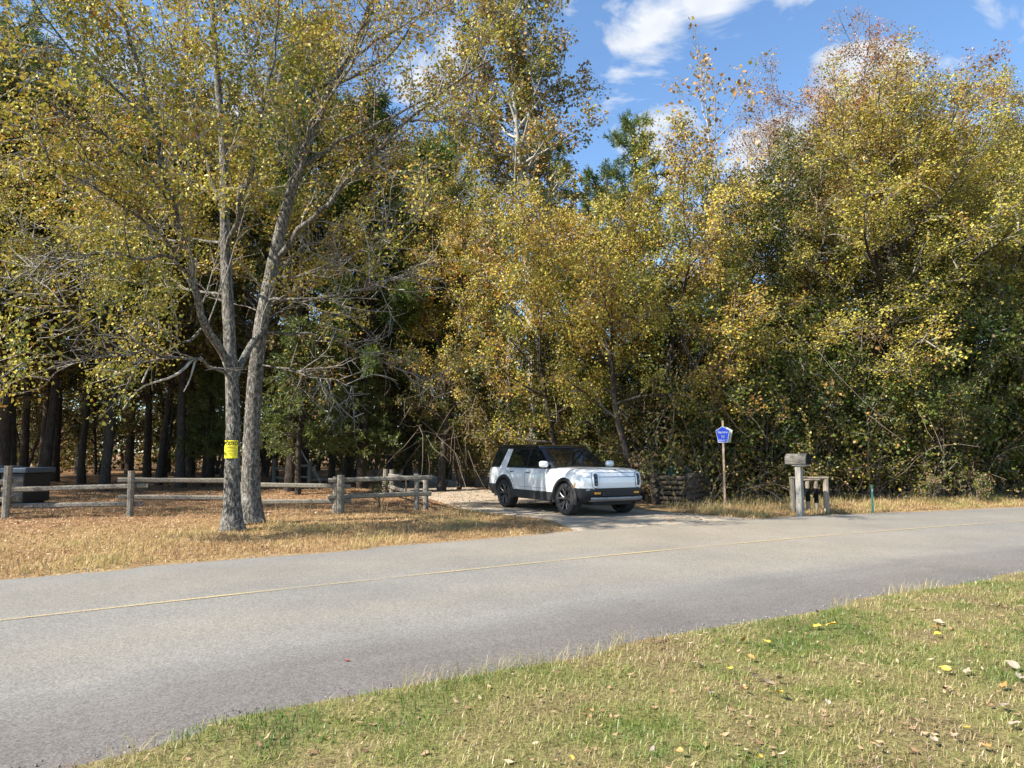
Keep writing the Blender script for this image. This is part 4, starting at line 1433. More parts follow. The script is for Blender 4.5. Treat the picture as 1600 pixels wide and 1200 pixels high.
def lettering(name, text, size, loc, mat, parent, sx=1.0, bold=0.0):
    cu = bpy.data.curves.new(name, 'FONT')
    cu.body = text
    cu.size = size
    cu.align_x = 'CENTER'
    cu.align_y = 'CENTER'
    cu.extrude = .001
    cu.offset = bold
    tmp = bpy.data.objects.new('tmp', cu)
    COL.objects.link(tmp)
    dg = bpy.context.evaluated_depsgraph_get()
    me = bpy.data.meshes.new_from_object(tmp.evaluated_get(dg))
    bpy.data.objects.remove(tmp)
    bpy.data.curves.remove(cu)
    me.materials.clear(); me.materials.append(mat)
    for v_ in me.vertices:
        x_, y_, z_ = v_.co
        v_.co = (x_ * sx, -z_, y_)
    o = new_obj(name, me, parent)
    o.location = loc
    return o


# ------------------------------------------------------------------ county road sign
sp = G(1133, 797)
sg = thing('road_sign', 'blue pentagon county road sign on a rusty post beside the drive', 'sign', (sp[0], sp[1], 0), R(-38))
prism('post', [(-.028, -.1), (.028, -.1), (.028, 2.47), (-.028, 2.47)], -.012, .02, M_RUST, sg, .004)
pent = [(-.135, 0), (.135, 0), (.205, .335), (0, .455), (-.205, .335)]
pz = 1.86


def scaled(P, s, dz=0):
    cx_, cz_ = 0, .22
    return [((x_ - cx_) * s + cx_, (z_ - cz_) * s + cz_ + dz) for x_, z_ in P]


pn = prism('sign_panel', [(x_, z_ + pz) for x_, z_ in pent], -.022, -.016, M_PALE, sg)
prism('blue_field', [(x_, z_) for x_, z_ in scaled(pent, .92, pz)], -.0262, -.0235, M_BLUE, pn)
lettering('lettering', 'Stephens', .092, (0, -.0275, pz + .285), M_PALE, pn, .86, .001)
lettering('number', '10', .115, (0, -.0275, pz + .155), M_PALE, pn, .9, .003)
lettering('lettering', 'COUNTY', .052, (0, -.0275, pz + .058), M_PALE, pn, .95, .001)
p2 = prism('rear_sign_panel', [(x_ + .035, z_ + pz) for x_, z_ in pent], .092, .098, M_PALE, sg)
prism('bracket', [(-.02, pz + .1), (.05, pz + .1), (.05, pz + .14), (-.02, pz + .14)], .02, .091, M_RUST, sg)
prism('bracket', [(-.02, pz + .3), (.05, pz + .3), (.05, pz + .34), (-.02, pz + .34)], .02, .091, M_RUST, sg)

# yellow notice bent round the trunk of the roadside tree
c0 = AT(364.5, 702, 14.6)
ny = thing('posted_notice', 'yellow posted notice nailed to the roadside tree trunk', 'notice', (c0[0], c0[1], c0[2]), R(5))
Rn, Wn, Hn = .205, .335, .36


def curved(name, x0, x1, z0, z1, mat, parent, off=0.0, nseg=10):
    V, Fc = [], []
    for i in range(nseg + 1):
        xx = x0 + (x1 - x0) * i / nseg
        th = xx / .26
        rr = Rn + .012 + off
        for z_ in (z0, z1):
            V.append((rr * math.sin(th), -rr * math.cos(th) + .03, z_))
    for i in range(nseg):
        Fc.append((2 * i, 2 * i + 2, 2 * i + 3, 2 * i + 1))
    o = part(name, V, Fc, mat, parent)
    return o


np_ = curved('sheet', -Wn / 2, Wn / 2, -Hn / 2, Hn / 2, M_SIGNY, ny)
so = np_.modifiers.new('thickness', 'SOLIDIFY'); so.thickness = .003
let = lettering('lettering', 'POSTED', .105, (0, 0, 0), M_INK, np_, .86, .003)
for v_ in let.data.vertices:
    th = v_.co.x / .26
    v_.co = (( Rn + .0165) * math.sin(th), -(Rn + .0165) * math.cos(th) + .03, v_.co.z + .115)
for i, (w_, z_, hh) in enumerate(((.22, .045, .014), (.28, .012, .006), (.28, -.018, .006), (.24, -.045, .006), (.28, -.085, .005), (.28, -.115, .005))):
    curved('print_line', -w_ / 2, w_ / 2, z_ - hh / 2, z_ + hh / 2, M_INK, np_, .0045)

# ------------------------------------------------------------------ mailbox
mp_ = G(1251, 806)
mb = thing('mailbox', 'weathered wood covered mailbox on a square grey timber post', 'mailbox', (mp_[0], mp_[1], 0), R(-49))
prism('post', [(-.075, -.1), (.075, -.1), (.072, 1.24), (-.072, 1.24)], -.07, .07, M_TIMBER, mb, .008)
prism('shelf', [(-.14, 1.243), (.24, 1.243), (.24, 1.285), (-.14, 1.285)], -.10, .10, M_TIMBER, mb, .004)
n = 12
sec = [(-.135, 1.29), (.135, 1.29), (.135, 1.43)] + [(.135 * math.cos(a_), 1.43 + .125 * math.sin(a_)) for a_ in np.linspace(.2, math.pi - .2, n)] + [(-.135, 1.43)]
V, Fc = [], []
for x_ in (-.30, .25):
    V += [(x_, y_, z_) for y_, z_ in sec]
m_ = len(sec)
Fc = [(i, (i + 1) % m_, (i + 1) % m_ + m_, i + m_) for i in range(m_)] + [tuple(range(m_)), tuple(range(2 * m_ - 1, m_ - 1, -1))]
part('box', V, Fc, M_BOXW, mb)
V2 = [(x_, y_ * 1.03, 1.29 + (z_ - 1.29) * 1.02) for x_ in (.251, .272) for y_, z_ in sec]
part('door', V2, Fc, M_BLACK, mb)
fr = G(1263, 804)
fo = thing('post_frame', 'low frame of peeled posts and top rail behind the mailbox', 'frame', (fr[0] + .14, fr[1] + .25, 0), R(3))
rngf = np.random.default_rng(9)
for x_, y_, h_, r_ in ((-.44, 0, .90, .062), (.46, .0, .90, .066)):
    hewn('post', (x_, y_, -.1), (x_, y_, h_), r_, r_, M_PEEL, fo, rngf, 4, .05)
hewn('rail', (-.50, 0, .925), (.52, 0, .925), .06, .028, M_PEEL, fo, rngf, 5, .08)
for x_ in (.10, .33):
    p = hewn('picket', (x_, .28, -.1), (x_, .28, .84), .05, .05, M_PEEL, fo, rngf, 4, .05)
    hewn('black_sleeve', (x_, .28, .26 if x_ > .2 else .3), (x_, .28, .64), .056, .056, M_BLACK, p, rngf, 3, .03)
hewn('rail', (.02, .28, .865), (.42, .28, .865), .05, .022, M_PEEL, fo, rngf, 4, .08)

# green stake
st = G(1364, 801)
so_ = thing('marker_stake', 'short teal green marker stake at the road edge right of the mailbox', 'stake', (st[0], st[1], 0))
prism('stake', [(-.026, -.1), (.026, -.1), (.024, .70), (.0, .73), (-.024, .70)], -.012, .012, M_TEAL, so_, .003)
prism('reflector', [(-.018, .55), (.018, .55), (.018, .62), (-.018, .62)], -.0165, -.0135, M_ALU, so_)

# ------------------------------------------------------------------ log crib with bins
cb = G(1054, 791)
cr = thing('log_crib', 'low crib of stacked weathered logs in the bushes beside the white car', 'log crib', (cb[0], cb[1], 0), R(-34))
rngl = np.random.default_rng(19)
W_, D_, r_ = .60, 1.05, .075
for i in range(6):
    z_ = .075 + i * .152
    hewn('log', (-W_ - .18 * rngl.random(), .02 * rngl.normal(), z_), (W_ + .12 * rngl.random(), .02 * rngl.normal(), z_), r_ * .78, r_ * .74, M_LOG, cr, rngl, 6, .14, 9)
    hewn('log', (-W_ - .1, D_, z_), (W_ + .1, D_, z_), r_, r_, M_LOG, cr, rngl, 5, .14, 9)
for i in range(6):
    z_ = .151 + i * .152
    for x_ in (-W_ + .05, W_ - .05):
        hewn('log', (x_ + .03 * rngl.normal(), -.16 - .16 * rngl.random(), z_), (x_, D_ + .2, z_), r_ * .98, r_ * .92, M_LOG, cr, rngl, 6, .14, 9)
for i, (x_, y_, L_, a_) in enumerate(((.85, -.25, .9, .3), (1.05, -.05, .7, -.2), (.95, .22, .8, .1))):
    lgo = thing('loose_log', ('short loose log lying in front at the right of the log crib', 'broken loose log lying outermost right of the log crib', 'loose log lying against the right side of the log crib')[i], 'log', (cb[0] + x_, cb[1] + y_, 0), a_)
    hewn('log', (-L_ / 2, 0, .065), (L_ / 2, 0, .06), .062, .058, M_LOG, lgo, rngl, 5, .2, 8)
for i, (u, lab) in enumerate(((1050, 'left dark green rubbish bin standing inside the log crib'), (1070, 'right dark green rubbish bin standing inside the log crib'))):
    p = AT(u, 735, cb[1] + .62)
    bn = thing('rubbish_bin', lab, 'bin', (p[0], cb[1] + .58 + .1 * i, 0), R(8 - 20 * i))
    V, Fc = [], []
    for z_, w_ in ((.02, .15), (.9, .20), (.9, .215), (1.0, .215)):
        V += [(-w_, -w_, z_), (w_, -w_, z_), (w_, w_, z_), (-w_, w_, z_)]
    for q_ in range(3):
        for j in range(4):
            j2 = (j + 1) % 4
            Fc.append((q_ * 4 + j, q_ * 4 + j2, q_ * 4 + 4 + j2, q_ * 4 + 4 + j))
    part('bin_body', V, Fc, M_BINGR, bn)
    prism('lid', [(-.225, 1.003), (.225, 1.003), (.22, 1.06), (.12, 1.16), (-.12, 1.16), (-.22, 1.06)], -.225, .225, M_BINGR, bn, .015)

# dark storage bin behind the left fence
pb_ = AT(12, 745, 21.5)
dm = thing('storage_bin', 'dark steel bin with slate blue lid behind the fence at the left edge', 'bin', (pb_[0], 21.5, 0), R(-4))
bbox_mesh('bin_body', (-1.1, -.55, .12), (.95, .55, .98), M_DARKBOX, dm, .02)
for x_ in (-.5, .2):
    bbox_mesh('rib', (x_ - .03, -.585, .15), (x_ + .03, -.552, .95), M_DARKBOX, dm, .005)
bbox_mesh('lid', (-.02, -.62, .985), (1.05, .62, 1.13), M_SLATE, dm, .02)
bbox_mesh('lid', (-1.15, -.62, .985), (-.03, .62, 1.17), M_SLATE, dm, .02)
for x_ in (-.9, .75):
    bbox_mesh('skid', (x_ - .08, -.5, -.02), (x_ + .08, .5, .118), M_DARKBOX, dm, .005)
#@@CAR
# ------------------------------------------------------------------ the white car
k = Mat('white_car_paint')
M_PAINT = k.pbr((.82, .81, .79), .28, 0, None, 1.0, .5)
M_GLASS = simple('dark_tinted_glass', (.010, .012, .013), .03, 0, 1.0, .6, 0)
M_TRIM = simple('black_trim', (.014, .014, .015), .38)
M_CLAD = simple('black_cladding', (.020, .020, .021), .62)
M_TYRE = simple('tyre_rubber', (.022, .021, .020), .85)
M_RIM = simple('dark_silver_alloy', (.14, .14, .145), .35, .85)
M_RIMD = simple('dark_alloy', (.025, .025, .026), .4, .3)
M_SKID = simple('silver_skid_plate', (.26, .26, .265), .5, .4)
M_AMBER = simple('amber_lens', (.75, .30, .01), .2, 0, 1.0)
M_LENS = simple('white_lens', (.80, .82, .84), .12, 0, 1.0)
M_RED = simple('red_lens', (.30, .01, .01), .2, 0, 1.0)
M_SEAM = simple('panel_gap', (.02, .02, .022), .8)

car_front = G(884, 806)
hd = R(-60.0)                      # heading, clockwise of +x: towards the camera and to the right
hx, hy = math.cos(hd), math.sin(hd)
lx, ly = -hy, hx
# right front wheel (local 1.60, -0.88) stands at car_front
cx0 = car_front[0] - hx * 1.60 + lx * .95
cy0 = car_front[1] - hy * 1.60 + ly * .95
car = thing('parked_car', 'white boxy electric SUV with black roof parked on the dirt drive', 'car', (cx0, cy0, .012), hd)

XR, XF = -1.48, 1.60              # axles
RW = .405


def ring(z, xf, xr, hw, rf_, rr_, bow=.07, ns=64):
    """closed plan outline, right half then mirrored; constant point count"""
    pts = []
    yc_ = hw - rf_
    for i in range(9):                                     # front, centre -> corner
        y_ = yc_ * i / 8
        pts.append((xf - bow * (y_ / hw) ** 2, y_))
    x0 = xf - bow * (yc_ / hw) ** 2
    for i in range(1, 9):                                  # front corner
        a_ = math.pi / 2 * i / 8
        pts.append((x0 - rf_ * 1.15 * (1 - math.cos(a_)), yc_ + rf_ * math.sin(a_)))
    xs_ = x0 - rf_ * 1.15
    xe = xr + rr_
    for i in range(1, ns):
        pts.append((xs_ + (xe - xs_) * i / ns, hw))
    for i in range(0, 9):
        a_ = math.pi / 2 * i / 8
        pts.append((xe - rr_ * math.sin(a_), hw - rr_ + rr_ * math.cos(a_)))
    for i in range(1, 7):
        pts.append((xr, (hw - rr_) * (1 - i / 6)))
    R_ = [(x_, -y_, z) for x_, y_ in pts]
    L_ = [(x_, y_, z) for x_, y_ in pts[1:-1]][::-1]
    return R_ + L_


def interp(z, T, j):
    return float(np.interp(z, [r[0] for r in T], [r[j] for r in T]))


#       z     xf     xr    half width  rF   rR
BODY = [(.50, 2.44, -2.55, .985, .42, .30), (.62, 2.49, -2.59, 1.0, .42, .30), (.80, 2.515, -2.60, 1.005, .42, .30), (.95, 2.505, -2.59, 1.0, .42, .30),
        (1.05, 2.48, -2.57, .985, .42, .30), (1.10, 2.44, -2.56, .965, .42, .30), (1.135, 2.38, -2.55, .935, .41, .29), (1.155, 2.28, -2.53, .89, .40, .28)]
zs = list(np.linspace(.50, 1.05, 15)) + [1.08, 1.10, 1.12, 1.135, 1.147, 1.155]
rings = [ring(z, *[interp(z, BODY, j) for j in range(1, 6)]) for z in zs]
rings.append(ring(1.178, 2.15, -2.45, .72, .35, .25))
rings.append(ring(1.195, 2.00, -2.3, .42, .25, .2))
rings.append(ring(1.20, 1.90, -2.2, .12, .08, .08))
V = np.array([p for r in rings for p in r])
NR = len(rings[0])
arch = .475


def arch_d(x_, z_):
    return min(math.hypot(x_ - XF, z_ - RW), math.hypot(x_ - XR, z_ - RW))


Fc = []
for i in range(len(rings) - 1):
    for j in range(NR):
        j2 = (j + 1) % NR
        q = (i * NR + j, i * NR + j2, (i + 1) * NR + j2, (i + 1) * NR + j)
        c = V[list(q)].mean(0)
        if abs(c[1]) > .86 and arch_d(c[0], c[2]) < arch:
            continue
        if c[0] > 1.95 and c[2] < .66:
            continue
        Fc.append(q)
used = set(i for f in Fc for i in f)
for i in used:                                             # pull the ragged cut onto the arch circle
    x_, y_, z_ = V[i]
    if abs(y_) > .86:
        for ax in (XF, XR):
            d_ = math.hypot(x_ - ax, z_ - RW)
            if d_ < arch + .012:
                s_ = (arch + .012) / d_
                V[i][0] = ax + (x_ - ax) * s_
                V[i][2] = RW + (z_ - RW) * s_
remap = {o_: n_ for n_, o_ in enumerate(sorted(used))}
body = part('body', [V[i] for i in sorted(used)], [tuple(remap[i] for i in f) for f in Fc], M_PAINT, car, True)

# black lower front, wrapped from arch to arch
lo_z = [.36, .42, .50, .58, .66, .70]
LOWT = [(.36, 2.36, -2.5, .93, .45, .3), (.42, 2.42, -2.5, .975, .45, .3), (.50, 2.47, -2.5, 1.0, .44, .3), (.60, 2.505, -2.5, 1.012, .43, .3), (.66, 2.517, -2.5, 1.014, .43, .3), (.70, 2.515, -2.5, 1.008, .42, .3)]


def wrap(name, table, zlist, cond, mat, parent, grow=0.0):
    rs = [ring(z, *[interp(z, table, j) + (grow if j in (1, 3) else (-grow if j == 2 else 0)) for j in range(1, 6)]) for z in zlist]
    VV = np.array([p for r in rs for p in r])
    FF = []
    for i in range(len(rs) - 1):
        for j in range(NR):
            j2 = (j + 1) % NR
            q = (i * NR + j, i * NR + j2, (i + 1) * NR + j2, (i + 1) * NR + j)
            if cond(VV[list(q)].mean(0)):
                FF.append(q)
    us = sorted(set(i for f in FF for i in f))
    mp2 = {o_: n_ for n_, o_ in enumerate(us)}
    return part(name, [VV[i] for i in us], [tuple(mp2[i] for i in f) for f in FF], mat, parent, True)


bump = wrap('front_bumper', LOWT, lo_z, lambda c: c[0] > 1.60 and not (abs(c[1]) > .8 and arch_d(c[0], c[2]) < .47), M_CLAD, car)
# recessed grille band, amber lamps, silver skid plate
bbox_mesh('lower_grille', (2.44, -.46, .50), (2.522, .46, .60), M_SEAM, bump, .01)
for s_ in (-1, 1):
    bbox_mesh('fog_lamp', (2.40, s_ * .60 - .085, .555), (2.492 + .0, s_ * .60 + .085, .605), M_AMBER, bump, .012, 2)
V, Fc = [], []
for i in range(17):
    y_ = -.80 + 1.6 * i / 16
    b_ = .07 * (y_ / 1.0) ** 2 + (.0 if abs(y_) < .6 else .45 * (abs(y_) - .6) ** 2)
    for x_, z_ in ((2.505 - b_, .480), (2.532 - b_, .468), (2.525 - b_, .425), (2.43 - b_, .375)):
        V.append((x_, y_, z_))
    if i:
        for j in range(3):
            a_ = (i - 1) * 4 + j
            Fc.append((a_, a_ + 4, a_ + 5, a_ + 1))
part('skid_plate', V, Fc, M_SKID, bump, True)
# sill and rear cladding
for s_ in (-1, 1):
    prism('sill', [(-.98, .33), (1.10, .33), (1.13, .40), (1.10, .555), (-.98, .555), (-1.02, .40)], s_ * .80, s_ * 1.012, M_CLAD, car, .015)
REAR = [(.36, 2.4, -2.50, .95, .4, .3), (.50, 2.4, -2.58, 1.0, .4, .3), (.66, 2.4, -2.62, 1.012, .4, .3)]
rb = wrap('rear_bumper', REAR, [.36, .43, .50, .58, .66], lambda c: c[0] < -1.93, M_CLAD, car)
bbox_mesh('underbody', (-2.4, -.60, .27), (2.3, .60, .55), M_SEAM, car, .02)
bbox_mesh('floor_pan', (-.95, -.80, .30), (1.08, .80, .52), M_SEAM, car, .02)

# arches and wheel wells
for ax in (XF, XR):
    for s_ in (-1, 1):
        V, Fc = [], []
        n = 30
        for i in range(n + 1):
            a_ = R(-12) + (math.pi + R(24)) * i / n
            c_, si = math.cos(a_), math.sin(a_)
            for r_, y_ in ((.455, .80), (.455, 1.022), (.475, 1.03), (.535, 1.022), (.545, .99)):
                V.append((ax + r_ * c_, s_ * y_, RW + r_ * si))
            if i:
                for j in range(4):
                    q = ((i - 1) * 5 + j, (i - 1) * 5 + j + 1, i * 5 + j + 1, i * 5 + j)
                    Fc.append(q if s_ < 0 else q[::-1])
        part('wheel_arch', V, Fc, M_CLAD, car, True)
        V = []
        Fc = []
        for i in range(25):
            a_ = 2 * math.pi * i / 24
            for y_ in (.55, .84):
                V.append((ax + .47 * math.cos(a_), s_ * y_, max(.30, RW + .47 * math.sin(a_))))
            if i:
                Fc.append((2 * i - 2, 2 * i, 2 * i + 1, 2 * i - 1))
        Fc.append(tuple(range(0, 48, 2)))
        part('wheel_well', V, Fc, M_SEAM, car)


def lathe(name, prof, mat, parent, n=40):
    """profile (radius, y) turned about the y axis"""
    V, Fc = [], []
    m_ = len(prof)
    for i in range(n):
        a_ = 2 * math.pi * i / n
        for r_, y_ in prof:
            V.append((r_ * math.cos(a_), y_, r_ * math.sin(a_)))
    for i in range(n):
        i2 = (i + 1) % n
        for j in range(m_ - 1):
            Fc.append((i * m_ + j, i * m_ + j + 1, i2 * m_ + j + 1, i2 * m_ + j))
    return part(name, V, Fc, mat, parent, True)


def wheel(parent, ax, s_, steer=0):
    w = new_obj('wheel', None, parent)
    w.empty_display_size = .1
    w.location = (ax, s_ * .865, RW)
    w.rotation_euler = (0, 0, (0 if s_ < 0 else math.pi) + steer)
    # outer face looks to local -y
    lathe('tyre', [(.26, -.135), (.285, -.148), (.34, -.150), (.385, -.138), (.403, -.11), (.405, -.06), (.399, -.055), (.405, -.048), (.405, .048), (.399, .055), (.405, .06), (.403, .11), (.385, .138), (.34, .15), (.26, .135)], M_TYRE, w)
    lathe('rim_barrel', [(.275, -.140), (.262, -.130), (.250, -.09), (.245, .06), (.20, .08), (.0, .085)], M_RIMD, w)
    sp_ = Acc()
    for k_ in range(5):
        a_ = math.pi / 2 + k_ * 2 * math.pi / 5
        for da, w0, w1 in ((-.17, .026, .020), (.17, .026, .020)):
            V = []
            for r_, ang, ww, yy in ((.05, a_ + da * .5, w0, -.095), (.16, a_ + da * 1.0, w0, -.118), (.268, a_ + da * 1.75, w1 * 1.5, -.134)):
                c_, si = math.cos(ang), math.sin(ang)
                for q_, y_ in ((-1, yy), (1, yy), (1, yy + .035), (-1, yy + .035)):
                    V.append((r_ * c_ - q_ * ww * si, y_, r_ * si + q_ * ww * c_))
            Fq = []
            for b_ in (0, 4):
                for j in range(4):
                    j2 = (j + 1) % 4
                    Fq.append((b_ + j, b_ + j2, b_ + 4 + j2, b_ + 4 + j))
            sp_.add(V, Fq, 0)
    new_obj('spokes', sp_.mesh('spokes', [M_RIM]), w)
    lathe('hub_cap', [(.0, -.125), (.04, -.124), (.052, -.112), (.055, -.08)], M_RIMD, w, 20)


for ax in (XF, XR):
    for s_ in (-1, 1):
        wheel(car, ax, s_)

# greenhouse
GH = [(1.13, 1.16, -2.50, .925, .16, .14), (1.20, 1.06, -2.48, .905, .16, .14), (1.45, .68, -2.42, .845, .16, .14), (1.66, .36, -2.34, .79, .16, .14), (1.70, .28, -2.32, .775, .16, .14)]
gz_ = [1.13, 1.2, 1.3, 1.4, 1.5, 1.6, 1.66, 1.70]
wrap('cabin_frame', GH, gz_, lambda c: True, M_TRIM, car)
roof_r = [ring(1.695, .32, -2.40, .79, .17, .14, .12), ring(1.735, .30, -2.38, .785, .17, .14, .12), ring(1.765, .22, -2.30, .74, .16, .14, .12), ring(1.782, -.02, -2.05, .52, .15, .12, .12), ring(1.786, -.2, -1.9, .1, .05, .05, .1)]
V = [p for r in roof_r for p in r]
Fc = [(i * NR + j, i * NR + (j + 1) % NR, (i + 1) * NR + (j + 1) % NR, (i + 1) * NR + j) for i in range(len(roof_r) - 1) for j in range(NR)]
roof = part('roof', V, Fc, M_GLASS, car, True)
for s_ in (-1, 1):
    prism('roof_rail', [(-2.1, 1.765), (-.05, 1.765), (-.10, 1.80), (-2.05, 1.80)], s_ * .70, s_ * .735, M_TRIM, roof, .008)


def side_panel(name, poly, mat, parent, s_, off=.006, n=6):
    """quad (x, z corners: bottom front, bottom rear, top rear, top front) laid on the cabin side"""
    (xbf, zb0), (xbr, zb1), (xtr, zt1), (xtf, zt0) = poly
    V, Fc = [], []
    for i in range(n + 1):
        f = i / n
        for g in (0, 1):
            x_ = (xbf * (1 - f) + xtf * f) * (1 - g) + (xbr * (1 - f) + xtr * f) * g
            z_ = (zb0 * (1 - f) + zt0 * f) * (1 - g) + (zb1 * (1 - f) + zt1 * f) * g
            V.append((x_, s_ * (interp(z_, GH, 3) + off), z_))
        if i:
            a_ = 2 * i
            Fc.append((a_ - 2, a_ - 1, a_ + 1, a_) if s_ > 0 else (a_ - 2, a_, a_ + 1, a_ - 1))
    o = part(name, V, Fc, mat, parent)
    return o


for s_ in (-1, 1):
    side_panel('door_window', ((.80, 1.19), (-.30, 1.19), (-.26, 1.655), (.20, 1.655)), M_GLASS, car, s_)
    side_panel('door_window', ((-.37, 1.19), (-1.42, 1.19), (-1.22, 1.655), (-.33, 1.655)), M_GLASS, car, s_)
    side_panel('quarter_window', ((-1.88, 1.19), (-2.30, 1.19), (-2.18, 1.655), (-1.62, 1.655)), M_GLASS, car, s_)
    pl = side_panel('pillar', ((-1.46, 1.13), (-1.84, 1.13), (-1.56, 1.672), (-1.27, 1.672)), M_PAINT, car, s_, .014)
    pl['label'] = 'slanted white body coloured pillar'
# windscreen and back window
for nm, T_, j, sg_ in (('windscreen', (1.20, 1.665), 1, 1), ('back_window', (1.22, 1.64), 2, -1)):
    V, Fc = [], []
    n, m_ = 8, 10
    for i in range(n + 1):
        z_ = T_[0] + (T_[1] - T_[0]) * i / n
        hw = interp(z_, GH, 3)
        for q_ in range(m_ + 1):
            y_ = (-1 + 2 * q_ / m_) * (hw - .15)
            x_ = interp(z_, GH, j) - (.07 * (y_ / hw) ** 2 if j == 1 else 0) + sg_ * .008
            V.append((x_, y_, z_))
        if i:
            for q_ in range(m_):
                a_ = i * (m_ + 1) + q_
                Fc.append((a_ - m_ - 1, a_ - m_, a_ + 1, a_))
    part(nm, V, Fc, M_GLASS, car, True)
wip = bbox_mesh('wiper', (1.07, -.55, 1.205), (1.09, .05, 1.222), M_TRIM, car, .003)

# mirrors
for s_ in (-1, 1):
    mr = new_obj('mirror', None, car)
    mr.empty_display_size = .1
    mr.location = (.78, s_ * 1.08, 1.265)
    bm = bmesh.new()
    bmesh.ops.create_uvsphere(bm, u_segments=16, v_segments=10, radius=1)
    for v_ in bm.verts:
        x_, y_, z_ = v_.co
        v_.co = (max(x_, -.35) * .095, math.copysign(abs(y_) ** .6, y_) * .13, math.copysign(abs(z_) ** .6, z_) * .088)
    me = bpy.data.meshes.new('mirror_shell'); bm.to_mesh(me); bm.free(); me.materials.append(M_PAINT)
    me.polygons.foreach_set('use_smooth', [True] * len(me.polygons))
    new_obj('mirror_shell', me, mr)
    prism('mirror_arm', [(-.05, -.10), (.05, -.10), (.04, -.06), (-.03, -.06)], -s_ * .17, s_ * .02, M_TRIM, mr, .005)


# nose details: light bar, stadium lamps, panel lines
def nose_x(y_, z_, off):
    z_ = min(max(z_, .5), 1.15)
    hw, rf_, xf_ = interp(z_, BODY, 3), interp(z_, BODY, 4), interp(z_, BODY, 1)
    yc_ = hw - rf_
    a_ = abs(y_)
    if a_ <= yc_:
        return xf_ - .07 * (a_ / hw) ** 2 + off
    th = math.asin(min(1, (a_ - yc_) / rf_))
    return xf_ - .07 * (yc_ / hw) ** 2 - rf_ * 1.15 * (1 - math.cos(th)) + off


def nose_strip(name, y0, y1, z0, z1, mat, parent, off, n=14):
    V, Fc = [], []
    for i in range(n + 1):
        y_ = y0 + (y1 - y0) * i / n
        for z_ in (z0, z1):
            V.append((nose_x(y_, z_, off), y_, z_))
        if i:
            a_ = 2 * i
            Fc.append((a_ - 2, a_, a_ + 1, a_ - 1))
    return part(name, V, Fc, mat, parent, True)


nose_strip('light_bar', -.86, .86, .985, 1.068, M_LENS, car, .004, 30)
for z_ in (.975, 1.075):
    nose_strip('bonnet_gap', -.88, .88, z_ - .0055, z_ + .0055, M_SEAM, body, .005, 30)


def stadium(w_, h_, n=10):
    P = []
    r_ = w_ / 2
    for i in range(n + 1):
        a_ = math.pi * i / n
        P.append((r_ * math.cos(a_), h_ / 2 - r_ + r_ * math.sin(a_)))
    for i in range(n + 1):
        a_ = math.pi + math.pi * i / n
        P.append((r_ * math.cos(a_), -h_ / 2 + r_ + r_ * math.sin(a_)))
    return P


for s_ in (-1, 1):
    hl = new_obj('headlight', None, car)
    hl.empty_display_size = .1
    yc_, zc_ = s_ * .66, .905
    for nm, w_, h_, off, mat in (('surround', .196, .405, .012, M_SEAM), ('lamp_ring', .182, .39, .018, M_LENS), ('lamp_core', .10, .31, .024, M_TRIM)):
        P = stadium(w_, h_)
        V = [(nose_x(yc_ + y_, min(zc_ + z_, 1.10), off) , yc_ + y_, zc_ + z_) for y_, z_ in P]
        V.append((nose_x(yc_, zc_, off + .006), yc_, zc_))
        n = len(P)
        part(nm, V, [(i, (i + 1) % n, n) for i in range(n)], mat, hl)
    for q_ in range(3):
        P = stadium(.05, .05)
        z0 = zc_ - .095 + q_ * .095
        V = [(nose_x(yc_ + y_, z0 + z_, .031), yc_ + y_, z0 + z_) for y_, z_ in P]
        part('projector', V, [tuple(range(len(P)))], M_RIM, hl)
bbox_mesh('tow_hook_cover', (2.42, -.90, .655), (2.425, -.62, .675), M_LENS, bump, 0)
nose_strip('corner_marker', -.93, -.70, .665, .690, M_LENS, bump, .018, 6)
nose_strip('corner_marker', .70, .93, .665, .690, M_LENS, bump, .018, 6)


def body_side(z_):
    return interp(z_, BODY, 3)


def seam(pts, s_, name='door_gap', w_=.006):
    V, Fc = [], []
    for i, (x_, z_) in enumerate(pts):
        a = pts[max(i - 1, 0)]; b = pts[min(i + 1, len(pts) - 1)]
        dx, dz = b[0] - a[0], b[1] - a[1]
        L = math.hypot(dx, dz)
        for q_ in (-1, 1):
            xx, zz_ = x_ - q_ * w_ * dz / L, z_ + q_ * w_ * dx / L
            V.append((xx, s_ * (body_side(zz_) + .004), zz_))
        if i:
            k2 = 2 * i
            Fc.append((k2 - 2, k2 - 1, k2 + 1, k2) if s_ < 0 else (k2 - 2, k2, k2 + 1, k2 - 1))
    part(name, V, Fc, M_SEAM, body)


for s_ in (-1, 1):
    for x0, x1 in ((.92, .88), (-.31, -.31)):
        seam([(x0 + (x1 - x0) * i / 10, .56 + .57 * i / 10) for i in range(11)], s_)
    seam([(-.98, .74), (-1.02, .86), (-1.13, .97), (-1.32, 1.03), (-1.44, 1.08), (-1.46, 1.13)], s_)
    seam([(.9 - 1.85 * i / 12, .64) for i in range(13)], s_, 'crease', .003)
    for x_ in (.10 - .28, -1.05):
        seam([(x_ - .1, 1.03), (x_ + .1, 1.03)], s_, 'door_handle', .013)
    prism('side_marker', [(2.02, .72), (2.06, .70), (2.10, .80), (2.07, .82)], s_ * 1.001, s_ * 1.009, M_AMBER, body)
# little emblem on the bonnet edge
V = [(2.395, -.03, 1.128), (2.395, .03, 1.128), (2.37, .03, 1.143), (2.37, -.03, 1.143)]
part('emblem', [(x_ + .012, y_, z_ + .012) for x_, y_, z_ in V], [(0, 1, 2, 3)], M_RIMD, body)
V, Fc = [], []
part('tail_lamp', [(-2.606, -.8, 1.0), (-2.606, .8, 1.0), (-2.604, .8, 1.06), (-2.604, -.8, 1.06)], [(0, 3, 2, 1)], M_RED, body)

